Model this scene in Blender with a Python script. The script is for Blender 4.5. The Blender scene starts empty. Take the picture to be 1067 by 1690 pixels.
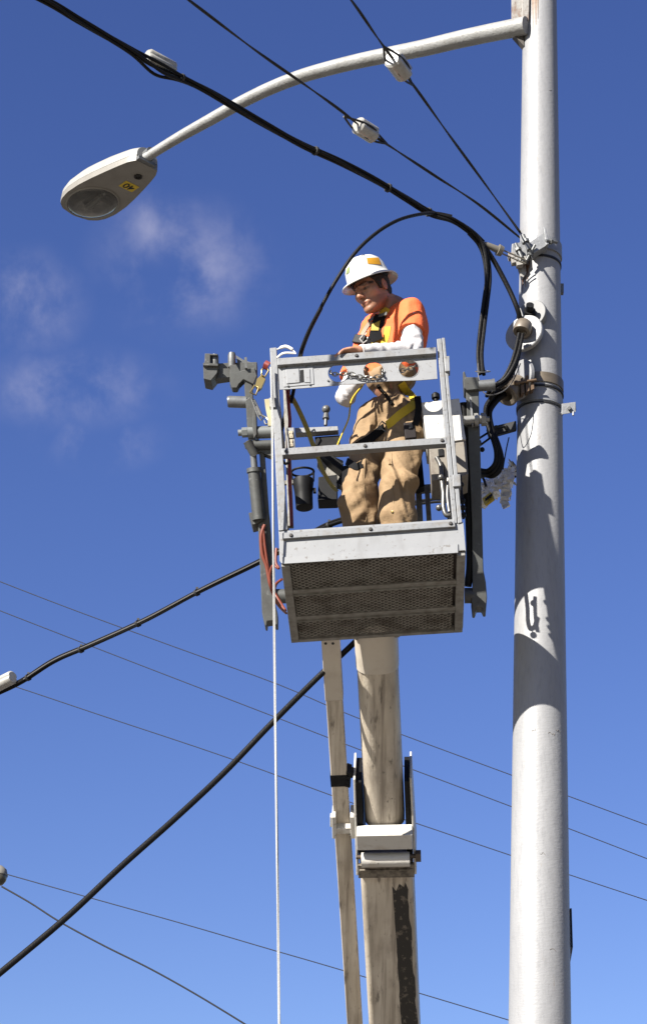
import bpy, bmesh, math, random
import numpy as np
from mathutils import Vector, Matrix, Quaternion
from mathutils.bvhtree import BVHTree
from mathutils.geometry import tessellate_polygon
random.seed(7)
sc = bpy.context.scene
C = sc.collection
R = math.radians

# ------------------------------------------------------------------ camera, sky, sun, exposure
PITCH = R(26.0); FPX = 3400.0; CX, CY = 533.5, 845.0
CAM = Vector((0, 0, 1.6))
cd = bpy.data.cameras.new('camera'); cam = bpy.data.objects.new('camera', cd); C.objects.link(cam)
cam.location = CAM; cam.rotation_euler = (R(90) + PITCH, 0, 0)
cd.sensor_fit = 'VERTICAL'; cd.sensor_height = 36; cd.lens = FPX / 1690 * 36; cd.clip_end = 3000; cd.clip_start = 0.05
sc.camera = cam
SUN_EL, SUN_AZ = 32.0, 42.5          # azimuth measured from behind the camera towards the left
sdir = Vector((-math.sin(R(SUN_AZ)) * math.cos(R(SUN_EL)), -math.cos(R(SUN_AZ)) * math.cos(R(SUN_EL)), math.sin(R(SUN_EL))))
sl = bpy.data.lights.new('sun', 'SUN'); sl.energy = 5.0; sl.angle = R(0.5); sl.color = (1, .955, .88)
so = bpy.data.objects.new('sun', sl); C.objects.link(so); so.rotation_euler = sdir.to_track_quat('Z', 'Y').to_euler()
so.location = (-10, -8, 20)
w = bpy.data.worlds.new('World'); sc.world = w; w.use_nodes = True
nt = w.node_tree; nt.nodes.clear()
def N(t, nt_, **k):
    n = nt_.nodes.new(t)
    for a, b in k.items(): setattr(n, a, b)
    return n
sky = N('ShaderNodeTexSky', nt, sky_type='NISHITA', sun_disc=False)
sky.sun_elevation = R(SUN_EL); sky.sun_rotation = R(180 + SUN_AZ); sky.altitude = 300; sky.air_density = 1.0; sky.dust_density = 0.3; sky.ozone_density = 2.5
hs = N('ShaderNodeHueSaturation', nt); hs.inputs['Saturation'].default_value = 1.2; hs.inputs['Value'].default_value = 0.86; hs.inputs['Hue'].default_value = 0.523
nt.links.new(sky.outputs[0], hs.inputs['Color'])
tc = N('ShaderNodeTexCoord', nt)
def cloud_patch(d, ax, r1, r2, seed):
    """soft wisp centred on direction d; noise in the sky direction"""
    sub = N('ShaderNodeVectorMath', nt, operation='SUBTRACT'); sub.inputs[1].default_value = d
    nt.links.new(tc.outputs['Generated'], sub.inputs[0])
    mp = N('ShaderNodeMapping', nt); mp.inputs['Rotation'].default_value = (0, R(ax), 0); mp.inputs['Scale'].default_value = (1 / r1, 1 / r2, 1 / r2)
    nt.links.new(sub.outputs[0], mp.inputs[0])
    ln = N('ShaderNodeVectorMath', nt, operation='LENGTH'); nt.links.new(mp.outputs[0], ln.inputs[0])
    mr = N('ShaderNodeMapRange', nt, interpolation_type='SMOOTHSTEP'); mr.inputs[1].default_value = 1.15; mr.inputs[2].default_value = 0.1
    nt.links.new(ln.outputs['Value'], mr.inputs[0])
    nz = N('ShaderNodeTexNoise', nt); nz.inputs['Scale'].default_value = 30; nz.inputs['Detail'].default_value = 9; nz.inputs['Roughness'].default_value = .58; nz.inputs['Distortion'].default_value = .15
    m2 = N('ShaderNodeMapping', nt); m2.inputs['Location'].default_value = (seed, 0, seed); m2.inputs['Scale'].default_value = (1.0, 1, .8)
    nt.links.new(tc.outputs['Generated'], m2.inputs[0]); nt.links.new(m2.outputs[0], nz.inputs['Vector'])
    r2_ = N('ShaderNodeMapRange', nt, interpolation_type='SMOOTHSTEP'); r2_.inputs[1].default_value = .34; r2_.inputs[2].default_value = .80
    nt.links.new(nz.outputs['Fac'], r2_.inputs[0])
    mu = N('ShaderNodeMath', nt, operation='MULTIPLY'); nt.links.new(mr.outputs[0], mu.inputs[0]); nt.links.new(r2_.outputs[0], mu.inputs[1])
    return mu.outputs[0]

# ------------------------------------------------------------------ picture point -> place in the world
cF = Vector((0, math.cos(PITCH), math.sin(PITCH))); cU = Vector((0, -math.sin(PITCH), math.cos(PITCH))); cR = Vector((1, 0, 0))
def ray(x, y): return cF + cR * ((x - CX) / FPX) + cU * ((CY - y) / FPX)
def P(x, y, Y): r = ray(x, y); return CAM + r * (Y / r.y)
def PZ(x, y, Z): r = ray(x, y); return CAM + r * ((Z - CAM.z) / r.z)
def PV(x, y, A, B):
    r = ray(x, y); n = Vector((B.y - A.y, A.x - B.x, 0)); return CAM + r * ((A - CAM).dot(n) / r.dot(n))
def depth(p): return (p - CAM).dot(cF)
def px(n, p): return n * depth(p) / FPX          # size of n photo pixels at p
def proj(p):
    q = p - CAM; d = q.dot(cF); return (CX + FPX * q.x / d, CY - FPX * q.dot(cU) / d)
def rd(x, y): return tuple(ray(x, y).normalized())
acc = None
for d, ax, r1, r2, s in [(rd(305, 440), 15, .050, .036, 3.1), (rd(268, 375), 40, .03, .02, 8.1), (rd(120, 640), 58, .052, .022, 7.7), (rd(160, 730), 66, .036, .016, 5.2), (rd(40, 500), -10, .032, .03, 11.3)]:
    o_ = cloud_patch(d, ax, r1, r2, s)
    if acc is None: acc = o_
    else:
        mx = N('ShaderNodeMath', nt, operation='MAXIMUM'); nt.links.new(acc, mx.inputs[0]); nt.links.new(o_, mx.inputs[1]); acc = mx.outputs[0]
ms = N('ShaderNodeMath', nt, operation='MULTIPLY'); ms.inputs[1].default_value = .42; nt.links.new(acc, ms.inputs[0])
mixc = N('ShaderNodeMix', nt, data_type='RGBA'); mixc.inputs[7].default_value = (3.8, 3.7, 4.6, 1)
nt.links.new(ms.outputs[0], mixc.inputs[0]); nt.links.new(hs.outputs[0], mixc.inputs[6])
bg = N('ShaderNodeBackground', nt); bg.inputs['Strength'].default_value = 0.05
wo = N('ShaderNodeOutputWorld', nt); nt.links.new(mixc.outputs[2], bg.inputs[0]); nt.links.new(bg.outputs[0], wo.inputs[0])
sc.view_settings.view_transform = 'Standard'; sc.view_settings.look = 'None'; sc.view_settings.exposure = 1.8; sc.view_settings.gamma = 1
sc.cycles.max_bounces = 6

# ------------------------------------------------------------------ materials
MATS = {}
def mat(name, col, rough=.6, metal=0, spots=(), bump=0.0, bscale=60, spec=.4, attr=None, trans=0, stretch=(1, 1, 1), rot=None):
    """spots: (noise scale, low, high, colour, stretch, amount) layers of wear over the base colour"""
    if name in MATS: return MATS[name]
    kf = 1 if attr or trans else .305
    col = tuple(c * kf for c in col); spots = [(a_, b_, c_, tuple(q * kf for q in d_), e_, f_) for a_, b_, c_, d_, e_, f_ in spots]
    m = bpy.data.materials.new(name); m.use_nodes = True; t = m.node_tree; b = t.nodes['Principled BSDF']
    b.inputs['Roughness'].default_value = rough; b.inputs['Metallic'].default_value = metal; b.inputs['Specular IOR Level'].default_value = spec
    if trans: b.inputs['Transmission Weight'].default_value = trans
    co = N('ShaderNodeTexCoord', t); cout = co.outputs['Object']
    if rot is not None:
        m0 = N('ShaderNodeMapping', t); m0.inputs['Rotation'].default_value = rot; t.links.new(cout, m0.inputs[0]); cout = m0.outputs[0]
    if attr:
        a = N('ShaderNodeVertexColor', t, layer_name=attr); cur = a.outputs[0]
    else:
        rgb = N('ShaderNodeRGB', t); rgb.outputs[0].default_value = (*col, 1); cur = rgb.outputs[0]
    for i, (s, lo, hi, c2, st, amt) in enumerate(spots):
        mp = N('ShaderNodeMapping', t); mp.inputs['Scale'].default_value = st; mp.inputs['Location'].default_value = (i * 3.7 + 1, i * 1.3, i * 2.1)
        t.links.new(cout, mp.inputs[0])
        nz = N('ShaderNodeTexNoise', t); nz.inputs['Scale'].default_value = s; nz.inputs['Detail'].default_value = 6; nz.inputs['Roughness'].default_value = .6
        t.links.new(mp.outputs[0], nz.inputs['Vector'])
        mr = N('ShaderNodeMapRange', t); mr.inputs[1].default_value = lo; mr.inputs[2].default_value = hi; mr.inputs[4].default_value = amt
        t.links.new(nz.outputs['Fac'], mr.inputs[0])
        mx = N('ShaderNodeMix', t, data_type='RGBA'); mx.inputs[7].default_value = (*c2, 1)
        t.links.new(mr.outputs[0], mx.inputs[0]); t.links.new(cur, mx.inputs[6]); cur = mx.outputs[2]
    t.links.new(cur, b.inputs['Base Color'])
    if bump:
        mp = N('ShaderNodeMapping', t); mp.inputs['Scale'].default_value = stretch; t.links.new(cout, mp.inputs[0])
        nz = N('ShaderNodeTexNoise', t); nz.inputs['Scale'].default_value = bscale; nz.inputs['Detail'].default_value = 4
        t.links.new(mp.outputs[0], nz.inputs['Vector'])
        bp = N('ShaderNodeBump', t); bp.inputs['Strength'].default_value = bump; bp.inputs['Distance'].default_value = .01
        t.links.new(nz.outputs['Fac'], bp.inputs['Height']); t.links.new(bp.outputs[0], b.inputs['Normal'])
    MATS[name] = m; return m
O1 = (1, 1, 1)
pole_m = mat('pole_paint', (.60, .60, .605), .5, spots=[(3, .35, .75, (.46, .46, .47), (1, 1, .35), .8), (26, .5, .7, (.42, .42, .43), (2.5, 2.5, .5), .55), (9, .66, .74, (.40, .30, .2), (3, 3, .8), .35), (60, .68, .74, (.2, .17, .15), O1, .5)], bump=.16, bscale=40, stretch=(1, 1, 2.4))
rustpole = mat('rusty_plate_paint', (.6, .57, .52), .6, spots=[(14, .52, .66, (.30, .14, .06), (1, 1, .35), .85), (45, .58, .7, (.2, .09, .04), O1, .7)], bump=.3)
galv = mat('galvanised_grey', (.52, .53, .54), .45, .15, spots=[(20, .4, .7, (.38, .39, .4), O1, .8), (70, .6, .72, (.2, .18, .16), O1, .5)], bump=.25)
armw = mat('mast_arm_paint', (.58, .58, .56), .5, spots=[(10, .4, .7, (.42, .41, .38), O1, .8), (50, .6, .7, (.25, .2, .15), O1, .6)], bump=.3)
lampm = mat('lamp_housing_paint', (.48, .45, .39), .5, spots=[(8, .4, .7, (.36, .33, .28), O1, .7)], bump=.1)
alu = mat('basket_aluminium_paint', (.46, .47, .48), .5, .1, spots=[(7, .4, .7, (.40, .41, .42), O1, .8), (60, .60, .68, (.13, .11, .09), (1, 1, 1), .75), (18, .52, .68, (.33, .29, .24), (1, 1, 1), .65), (6, .5, .7, (.36, .36, .36), (1, 1, 1), .6)], bump=.10, bscale=50)
aluw = mat('basket_panel_paint', (.52, .53, .54), .5, .05, spots=[(6, .4, .7, (.48, .49, .5), O1, .8), (45, .60, .69, (.22, .18, .14), O1, .75), (14, .56, .7, (.40, .40, .40), (1, 1, .3), .6)], bump=.22, bscale=5)
meshm = mat('oxidised_floor_mesh', (.62, .58, .50), .5, .1, spots=[(7, .48, .65, (.26, .22, .17), O1, .9)], bump=.2)
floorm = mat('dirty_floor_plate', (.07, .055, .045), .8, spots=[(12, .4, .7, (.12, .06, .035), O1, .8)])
framed = mat('dull_floor_frame', (.50, .48, .43), .55, .1, spots=[(25, .4, .65, (.30, .27, .22), O1, .9)], bump=.2)
armg = mat('grey_link_paint', (.165, .17, .16), .5, .1, spots=[(14, .4, .7, (.11, .105, .095), O1, .8), (60, .62, .7, (.07, .06, .05), O1, .7), (25, .62, .7, (.5, .5, .48), O1, .5)], bump=.06)  # grey darkened to hold part of the shade on the carrier arms
steelp = mat('worn_grey_steel', (.34, .35, .35), .45, .3, spots=[(30, .4, .7, (.22, .22, .21), O1, .8)], bump=.06)
BR = (R(-53.7), 0, 0)   # turns the boom's length into the texture's z
boomm = mat('boom_cream_paint', (1.35, 1.20, .98), .5, spots=[(5, .35, .7, (.95, .82, .63), (2, 2, .3), .9), (11, .47, .66, (.52, .43, .33), (2.4, 2.4, .10), .85), (6, .50, .70, (.50, .42, .33), (1, 1, .4), .8), (16, .60, .70, (.2, .16, .12), (1.6, 1.6, .35), .75), (45, .64, .72, (.12, .1, .08), (1, 1, .5), .7)], bump=.12, rot=BR)
boomw = mat('boom_white_paint', (1.15, 1.1, 1.0), .5, spots=[(14, .52, .7, (.8, .7, .55), O1, .7), (50, .63, .72, (.15, .11, .08), O1, .7)], bump=.15)
grease = mat('dark_grease', (.045, .038, .03), .5, spots=[(30, .55, .62, (.35, .29, .22), (1, 1, .4), .8)])
blackm = mat('black_plastic', (.014, .014, .015), .55, spec=.14, spots=[(40, .5, .7, (.03, .03, .03), O1, .8)])
rubber = mat('black_cable_rubber', (.013, .012, .012), .55, spec=.14, bump=.2, bscale=120)
wirem = mat('dark_steel_wire', (.018, .016, .014), .6)
graywire = mat('grey_cable', (.2, .19, .18), .5)
porc = mat('white_porcelain', (.74, .72, .66), .3, spots=[(25, .5, .7, (.5, .45, .36), O1, .7)])
whitem = mat('white_box_paint', (1.15, 1.12, 1.05), .5, spots=[(10, .5, .7, (.9, .82, .72), O1, .7), (55, .64, .72, (.2, .12, .07), O1, .8)])
cream = mat('cream_socket_plastic', (.78, .66, .45), .45)
redm = mat('red_hose', (.42, .045, .03), .5, spots=[(40, .5, .7, (.25, .03, .02), O1, .7)])
orangem = mat('orange_hose', (.5, .12, .04), .5)
ropem = mat('white_rope', (.85, .84, .8), .7, bump=.4, bscale=300)
brass = mat('brass_clip', (.55, .42, .16), .35, .8)
chainm = mat('steel_chain', (.5, .48, .43), .35, .9)
yell = mat('yellow_webbing', (1.25, .88, .05), .75, bump=.3, bscale=300)
olive = mat('worn_yellow_strap', (.62, .48, .10), .8, bump=.3, bscale=300)
blackweb = mat('black_webbing', (.022, .022, .024), .85, spec=.1, bump=.4, bscale=300)
greyweb = mat('grey_webbing', (.22, .22, .21), .8)
shirtm = mat('orange_shirt_cloth', (1.85, .32, .085), .85, spots=[(12, .4, .7, (1.5, .25, .065), O1, .7)], bump=.35, bscale=45)
sleevem = mat('white_sleeve_cloth', (1.25, 1.2, 1.2), .85, spots=[(20, .45, .7, (1.05, .98, .93), O1, .7)], bump=.3, bscale=40)
pantm = mat('tan_canvas', (.60, .395, .205), .85, spots=[(9, .4, .7, (.48, .30, .145), O1, .8), (60, .6, .72, (.25, .14, .06), O1, .5)], bump=.35, bscale=55)
seamm = mat('trouser_stitching', (.62, .42, .22), .8)
bootm = mat('brown_boot_leather', (.12, .06, .03), .6)
hatm = mat('white_hard_hat', (1.4, 1.38, 1.28), .3, spots=[(14, .52, .7, (1.15, 1.1, .96), O1, .7), (60, .66, .72, (.3, .26, .2), O1, .6)])
orst = mat('orange_sticker', (1.0, .48, .02), .5); grst = mat('green_sticker', (.55, .66, .25), .5); ink = mat('black_ink', (.02, .02, .025), .6)
hairm = mat('brown_hair', (.045, .026, .015), .7, bump=.6, bscale=200)
skinm = mat('skin', (.5, .3, .2), .5, attr='tone', spots=[(25, .45, .7, (.42, .2, .12), O1, .25)], bump=.08, bscale=200)
eyem = mat('eye', (.25, .2, .17), .2)
gold = mat('gold_rivet', (.6, .42, .15), .3, .9)
plasticw = mat('white_plastic_film', (2.0, 1.95, 1.82), .45, spots=[(30, .5, .7, (1.3, 1.2, 1.0), O1, .7)])
ystk = mat('yellow_sticker', (1.2, .85, .04), .5)
asph = mat('asphalt', (.28, .26, .23), .9, spots=[(2, .4, .7, (.20, .18, .16), O1, .8)], bump=.4)
conc = mat('pavement_concrete', (.8, .7, .58), .85, spots=[(3, .4, .7, (.6, .53, .44), O1, .8)], bump=.3)

# ------------------------------------------------------------------ mesh helpers
def tag(o, label=None, cat=None, group=None, kind=None):
    if label: o['label'] = label
    if cat: o['category'] = cat
    if group: o['group'] = group
    if kind: o['kind'] = kind
    return o
def empty(name, loc, label, cat, group=None, rot=None):
    o = bpy.data.objects.new(name, None); C.objects.link(o); o.location = loc; o.empty_display_size = .1
    if rot is not None: o.rotation_euler = rot.to_euler()
    bpy.context.view_layer.update()
    return tag(o, label, cat, group)
def worldm(o):
    m = o.matrix_basis.copy()
    while o.parent: o = o.parent; m = o.matrix_basis @ m
    return m
def build(name, bm, m, parent=None, smooth=None, bevel=0, label=None):
    """bm holds world coordinates"""
    bmesh.ops.recalc_face_normals(bm, faces=bm.faces)
    me = bpy.data.meshes.new(name)
    if parent: bmesh.ops.transform(bm, matrix=worldm(parent).inverted(), verts=bm.verts); org = None
    else:
        vs = [v.co for v in bm.verts]; org = Vector((sum(v.x for v in vs) / len(vs), sum(v.y for v in vs) / len(vs), min(v.z for v in vs)))
        bmesh.ops.translate(bm, vec=-org, verts=bm.verts)
    bm.to_mesh(me); bm.free()
    me.materials.append(m)
    me.polygons.foreach_set('use_smooth', [True] * len(me.polygons))
    if smooth is None: me.set_sharp_from_angle(angle=R(38))
    o = bpy.data.objects.new(name, me); C.objects.link(o)
    if parent: o.parent = parent
    else: o.location = org
    if bevel:
        bv = o.modifiers.new('bevel', 'BEVEL'); bv.width = bevel; bv.segments = 2; bv.limit_method = 'ANGLE'; bv.angle_limit = R(40); bv.harden_normals = True
    if label: o['label'] = label
    return o
def frame_of(d, up=Vector((0, 0, 1))):
    d = d.normalized(); a = d.cross(up)
    if a.length < 1e-4: a = d.cross(Vector((1, 0, 0)))
    a.normalize(); return a, a.cross(d).normalized(), d
def tube(bm, pts, rad, seg=12, caps=True, closed=False):
    n = len(pts); rs = rad if isinstance(rad, (list, tuple)) else [rad] * n
    rings = []; a = None
    for i, p in enumerate(pts):
        if closed: d = pts[(i + 1) % n] - pts[i - 1]
        else: d = pts[min(i + 1, n - 1)] - pts[max(i - 1, 0)]
        d = d.normalized()
        if a is None: a = frame_of(d)[0]
        a = (a - d * a.dot(d)).normalized(); b = d.cross(a)
        rings.append([bm.verts.new(p + (a * math.cos(t * 2 * math.pi / seg) + b * math.sin(t * 2 * math.pi / seg)) * rs[i]) for t in range(seg)])
    for i in range(n if closed else n - 1):
        A, B = rings[i], rings[(i + 1) % n]
        for t in range(seg): bm.faces.new((A[t], A[(t + 1) % seg], B[(t + 1) % seg], B[t]))
    if caps and not closed: bm.faces.new(rings[0][::-1]); bm.faces.new(rings[-1])
def spline(pts, n=8):
    out = []
    for i in range(len(pts) - 1):
        p0 = pts[max(i - 1, 0)]; p1 = pts[i]; p2 = pts[i + 1]; p3 = pts[min(i + 2, len(pts) - 1)]
        for k in range(n):
            t = k / n; out.append(.5 * ((2 * p1) + (p2 - p0) * t + (2 * p0 - 5 * p1 + 4 * p2 - p3) * t * t + (3 * p1 - p0 - 3 * p2 + p3) * t ** 3))
    out.append(pts[-1].copy()); return out
def prism(bm, pts, ext):
    a = [bm.verts.new(p) for p in pts]; b = [bm.verts.new(p + ext) for p in pts]; n = len(pts)
    bm.faces.new(a); bm.faces.new(b[::-1])
    for i in range(n): bm.faces.new((a[i], b[i], b[(i + 1) % n], a[(i + 1) % n]))
def plate_holes(bm, outer, holes, ext):
    loops = [outer] + holes; flat = [p for l in loops for p in l]
    tri = tessellate_polygon(loops)
    a = [bm.verts.new(p) for p in flat]; b = [bm.verts.new(p + ext) for p in flat]
    for t in tri:
        try: bm.faces.new([a[i] for i in t]); bm.faces.new([b[i] for i in reversed(t)])
        except ValueError: pass
    o = 0
    for l in loops:
        n = len(l)
        for i in range(n): bm.faces.new((a[o + i], b[o + i], b[o + (i + 1) % n], a[o + (i + 1) % n]))
        o += n
def box(bm, c, X, Y, Z):
    """c centre, X Y Z half-extent vectors"""
    prism(bm, [c - X - Y - Z, c + X - Y - Z, c + X + Y - Z, c - X + Y - Z], 2 * Z)
def bar(bm, a, b, w, h, up=Vector((0, 0, 1))):
    """square bar from a to b, w wide sideways, h thick along up"""
    s, u, d = frame_of(b - a, up); prism(bm, [a - s * w / 2 - u * h / 2, a + s * w / 2 - u * h / 2, a + s * w / 2 + u * h / 2, a - s * w / 2 + u * h / 2], b - a)
def ball(bm, c, r, seg=12, sx=(1, 1, 1)):
    g = bmesh.ops.create_uvsphere(bm, u_segments=seg, v_segments=max(6, seg // 2), radius=r)
    for v in g['verts']: v.co = Vector((v.co.x * sx[0], v.co.y * sx[1], v.co.z * sx[2])) + c
def lathe(bm, c, axis, prof, seg=24, up=Vector((0, 0, 1)), sa=1, sb=1):
    """prof: (radius, height along axis); closed if it starts and ends on radius 0"""
    a, b, d = frame_of(axis, up); rings = []
    for r, h in prof:
        if r < 1e-6: rings.append([bm.verts.new(c + d * h)])
        else: rings.append([bm.verts.new(c + d * h + a * (math.cos(2 * math.pi * t / seg) * r * sa) + b * (math.sin(2 * math.pi * t / seg) * r * sb)) for t in range(seg)])
    for A, B in zip(rings, rings[1:]):
        for t in range(seg):
            u = (t + 1) % seg
            if len(A) == 1 and len(B) == 1: continue
            if len(A) == 1: bm.faces.new((A[0], B[t], B[u]))
            elif len(B) == 1: bm.faces.new((A[t], A[u], B[0]))
            else: bm.faces.new((A[t], A[u], B[u], B[t]))
def ribbon(bm, pts, nrm, wid, th=.003):
    n = len(pts); L = []
    for i, p in enumerate(pts):
        d = (pts[min(i + 1, n - 1)] - pts[max(i - 1, 0)]).normalized(); s = d.cross(nrm[i]).normalized(); q = nrm[i].normalized()
        wd = wid[i] if isinstance(wid, (list, tuple)) else wid
        L.append([bm.verts.new(p + s * wd / 2), bm.verts.new(p - s * wd / 2), bm.verts.new(p - s * wd / 2 + q * th), bm.verts.new(p + s * wd / 2 + q * th)])
    for A, B in zip(L, L[1:]):
        for k in range(4): bm.faces.new((A[k], A[(k + 1) % 4], B[(k + 1) % 4], B[k]))
    bm.faces.new(L[0]); bm.faces.new(L[-1][::-1])
def BM(): return bmesh.new()

# ------------------------------------------------------------------ ground (below the frame; it lights the undersides)
bm = BM(); prism(bm, [Vector((-900, -900, -.4)), Vector((900, -900, -.4)), Vector((900, 900, -.4)), Vector((-900, 900, -.4))], Vector((0, 0, .4)))
tag(build('ground', bm, asph), kind='structure')
bm = BM(); prism(bm, [Vector((-40, -2.5, 0)), Vector((40, -2.5, 0)), Vector((40, 10.9, 0)), Vector((-40, 10.9, 0))], Vector((0, 0, .13)))
tag(build('pavement', bm, conc), kind='structure')

# ------------------------------------------------------------------ street lamp: pole, mast arm, lamp head
YP = 10.0
def pole_at(y):
    """centre and radius of the pole seen at photo row y"""
    c = P(890, y, YP)
    wpx = 59.6 + (92.3 - 59.6) * (y - 150) / 1150
    return c, wpx
c1, w1 = pole_at(150); c2, w2 = pole_at(1300)
r1 = px(w1, c1) / 2 * .995; r2 = px(w2, c2) / 2 * .995
pax = (c1 - c2).normalized()
def prad(z): return r2 + (r1 - r2) * (z - c2.z) / (c1.z - c2.z)
def pc(z): return c2 + (c1 - c2) * ((z - c2.z) / (c1.z - c2.z))
def pole_pt(y, ang, off=0):
    """point on the pole's skin: row y, ang degrees from the side facing the camera (+ right)"""
    c = P(890, y, YP); r = prad(c.z) + off; a = R(ang)
    return c + Vector((math.sin(a) * r, -math.cos(a) * r, 0)), Vector((math.sin(a), -math.cos(a), 0))
base = pc(.13)
lamp = empty('street_lamp', base, 'tall white painted steel street lamp pole with long curved arm and grey lamp head', 'street lamp')
bm = BM(); zs = [.13 + i * (c1.z + 1.3 - .13) / 40 for i in range(41)]
tube(bm, [pc(z) for z in zs], [prad(z) for z in zs], 64)
build('pole', bm, pole_m, lamp)
bm = BM(); lathe(bm, pc(.132), Vector((0, 0, 1)), [(0, 0), (.24, 0), (.24, .03), (.17, .05), (.165, .12), (0, .12)], 32); build('base_plate', bm, pole_m, lamp)
# mast arm in the upright plane through the pole and the lamp
A = P(856, 48, 9.93); Bq = P(245, 258, 11.37)
pts = [PV(x, y, A, Bq) for x, y in [(868, 42), (850, 46), (800, 56), (750, 67), (700, 79), (650, 89), (600, 99), (550, 111), (500, 125), (450, 144), (400, 168), (350, 196), (300, 224), (262, 247), (240, 261)]]
wd_ = [31, 31, 30, 29, 28, 26.5, 25, 24, 23, 22, 21, 20, 18, 16.5, 16]
sp = spline(pts, 5); rr = [px(np.interp(i / 5, range(15), wd_), p) / 2 for i, p in enumerate(sp)]
bm = BM(); tube(bm, sp, rr, 28); build('mast_arm', bm, armw, lamp)
# mounting flange between arm and pole
bm = BM(); fl = [P(843, -60, 9.93), P(862, -60, 9.93), P(863, 30, 9.93), P(846, 55, 9.93), P(843, 40, 9.93)]
prism(bm, fl, Vector((.02, .09, 0))); prism(bm, [P(860, -60, 9.90), P(874, -60, 9.90), P(872, 32, 9.90), P(861, 44, 9.90)], Vector((0, .09, 0)))
build('mounting_flange', bm, rustpole, lamp, bevel=.004)
bm = BM(); prism(bm, [P(846, 56, 9.95), P(862, 34, 9.95), P(864, 76, 9.95)], Vector((0, .05, 0))); build('gusset', bm, mat('dark_gusset', (.14, .12, .1), .7), lamp)
# lamp head, built along its own axis
HL = P(243, 264, 11.40); tip = P(121, 348, 12.02)
hx = (tip - HL); Lh = hx.length * .985; hx.normalize(); hs_ = hx.cross(Vector((0, 0, 1))).normalized(); hz = hs_.cross(hx).normalized()
def HP(l, s, z): return HL + hx * l + hs_ * s + hz * z
def outline(t):   # half width along the head, narrow neck to broad rounded front
    return float(np.interp(t, [0, .06, .16, .3, .45, .6, .75, .86, .93, .975, 1.0], [.088, .115, .136, .160, .183, .200, .202, .185, .155, .108, .014]))
def hgt(t): return float(np.interp(t, [0, .1, .3, .55, .8, .93, 1], [.09, .11, .135, .145, .125, .09, .035]))
ns = 40; rings = []
bm = BM()
for i in range(ns + 1):
    t = i / ns; hw = outline(t); H = hgt(t); l = t * Lh; ring = []
    for k in range(17):
        a = math.pi * k / 16; ring.append(bm.verts.new(HP(l, -math.cos(a) * hw, .002 + math.sin(a) ** .8 * H)))
    rings.append(ring)
for Aa, Bb in zip(rings, rings[1:]):
    for k in range(16): bm.faces.new((Aa[k], Aa[k + 1], Bb[k + 1], Bb[k]))
    bm.faces.new((Aa[0], Bb[0], Bb[16], Aa[16]))
bm.faces.new(rings[0]); bm.faces.new(rings[-1][::-1])
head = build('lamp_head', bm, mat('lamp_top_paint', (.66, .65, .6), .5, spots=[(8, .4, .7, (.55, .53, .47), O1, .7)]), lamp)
# skirt below: door (rear) and lens ring (front)
def skirt(bm, t0, t1, z0, z1, g=0, n=24):
    up, dn = [], []
    ts = [t0 + (t1 - t0) * i / n for i in range(n + 1)]
    prism(bm, [HP(t * Lh, outline(t) * (1 - g), z0) for t in ts] + [HP(t * Lh, -outline(t) * (1 - g), z0) for t in reversed(ts)], hz * (z1 - z0))
lt0 = .47; lc = HP(Lh * .735, 0, 0); la, lb = Lh * .24, .168
outer = [HP(t * Lh, outline(t) * 1.01, -.045) for t in np.linspace(0, 1, 40)] + [HP(t * Lh, -outline(t) * 1.01, -.045) for t in np.linspace(.999, 0, 40)]
hole = [lc - hz * .045 + hx * (math.cos(a) * la) + hs_ * (math.sin(a) * lb) for a in np.linspace(0, 2 * math.pi, 41)[:-1]]
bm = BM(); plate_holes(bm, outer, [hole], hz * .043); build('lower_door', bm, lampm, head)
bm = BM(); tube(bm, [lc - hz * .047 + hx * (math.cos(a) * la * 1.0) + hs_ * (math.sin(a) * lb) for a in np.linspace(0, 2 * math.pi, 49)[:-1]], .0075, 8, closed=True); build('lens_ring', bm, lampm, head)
bm = BM(); lathe(bm, lc - hz * .046, hz, [(1, 0), (.9, .012), (.62, .03), (.3, .037), (.12, .038), (0, .038)], 40, up=hs_, sa=la, sb=lb)
build('reflector', bm, mat('lamp_reflector', (.85, .82, .76), .25, .9, spots=[(9, .42, .62, (.18, .17, .15), O1, .9)]), head)
bm = BM(); lathe(bm, lc - hz * .046, -hz, [(1, 0), (.93, .012), (.75, .026), (.45, .037), (.2, .041), (0, .042)], 40, up=hs_, sa=la, sb=lb)
lens = build('lens', bm, mat('lamp_lens_glass', (.52, .51, .48), .08, trans=.95, spec=.4), head)
bm = BM(); tube(bm, [HP(Lh * .60, -.01, -.035), HP(Lh * .80, .0, -.035)], [.018, .03], 16); build('bulb', bm, mat('bulb_glass', (.5, .5, .47), .2), head)
bm = BM(); lathe(bm, HP(Lh * .17, .035, -.0455), -hz, [(0, 0), (.028, 0), (.028, .008), (.019, .008), (.017, -.02), (0, -.02)], 24); build('socket_ring', bm, mat('dark_rubber_grommet', (.035, .03, .025), .7), head)
bm = BM(); q = HP(Lh * .335, .062, -.0465); box(bm, q, hx * .042, hs_ * .056, hz * .001); stk = build('number_sticker', bm, ystk, head)
def text_on(txt, c, xd, nd, size, m, parent, name):
    cu = bpy.data.curves.new('t', 'FONT'); cu.body = txt; cu.size = size; cu.align_x = 'CENTER'; cu.align_y = 'CENTER'; cu.extrude = .0006; cu.offset = .0012
    to = bpy.data.objects.new('t', cu); C.objects.link(to); bpy.context.view_layer.update()
    me = bpy.data.meshes.new_from_object(to.evaluated_get(bpy.context.evaluated_depsgraph_get())); bpy.data.objects.remove(to)
    b = BM(); b.from_mesh(me); yd = nd.cross(xd).normalized()
    M = Matrix((xd.normalized(), yd, nd.normalized())).transposed().to_4x4(); M.translation = c
    bmesh.ops.transform(b, matrix=M, verts=b.verts); return build(name, b, m, parent)
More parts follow.
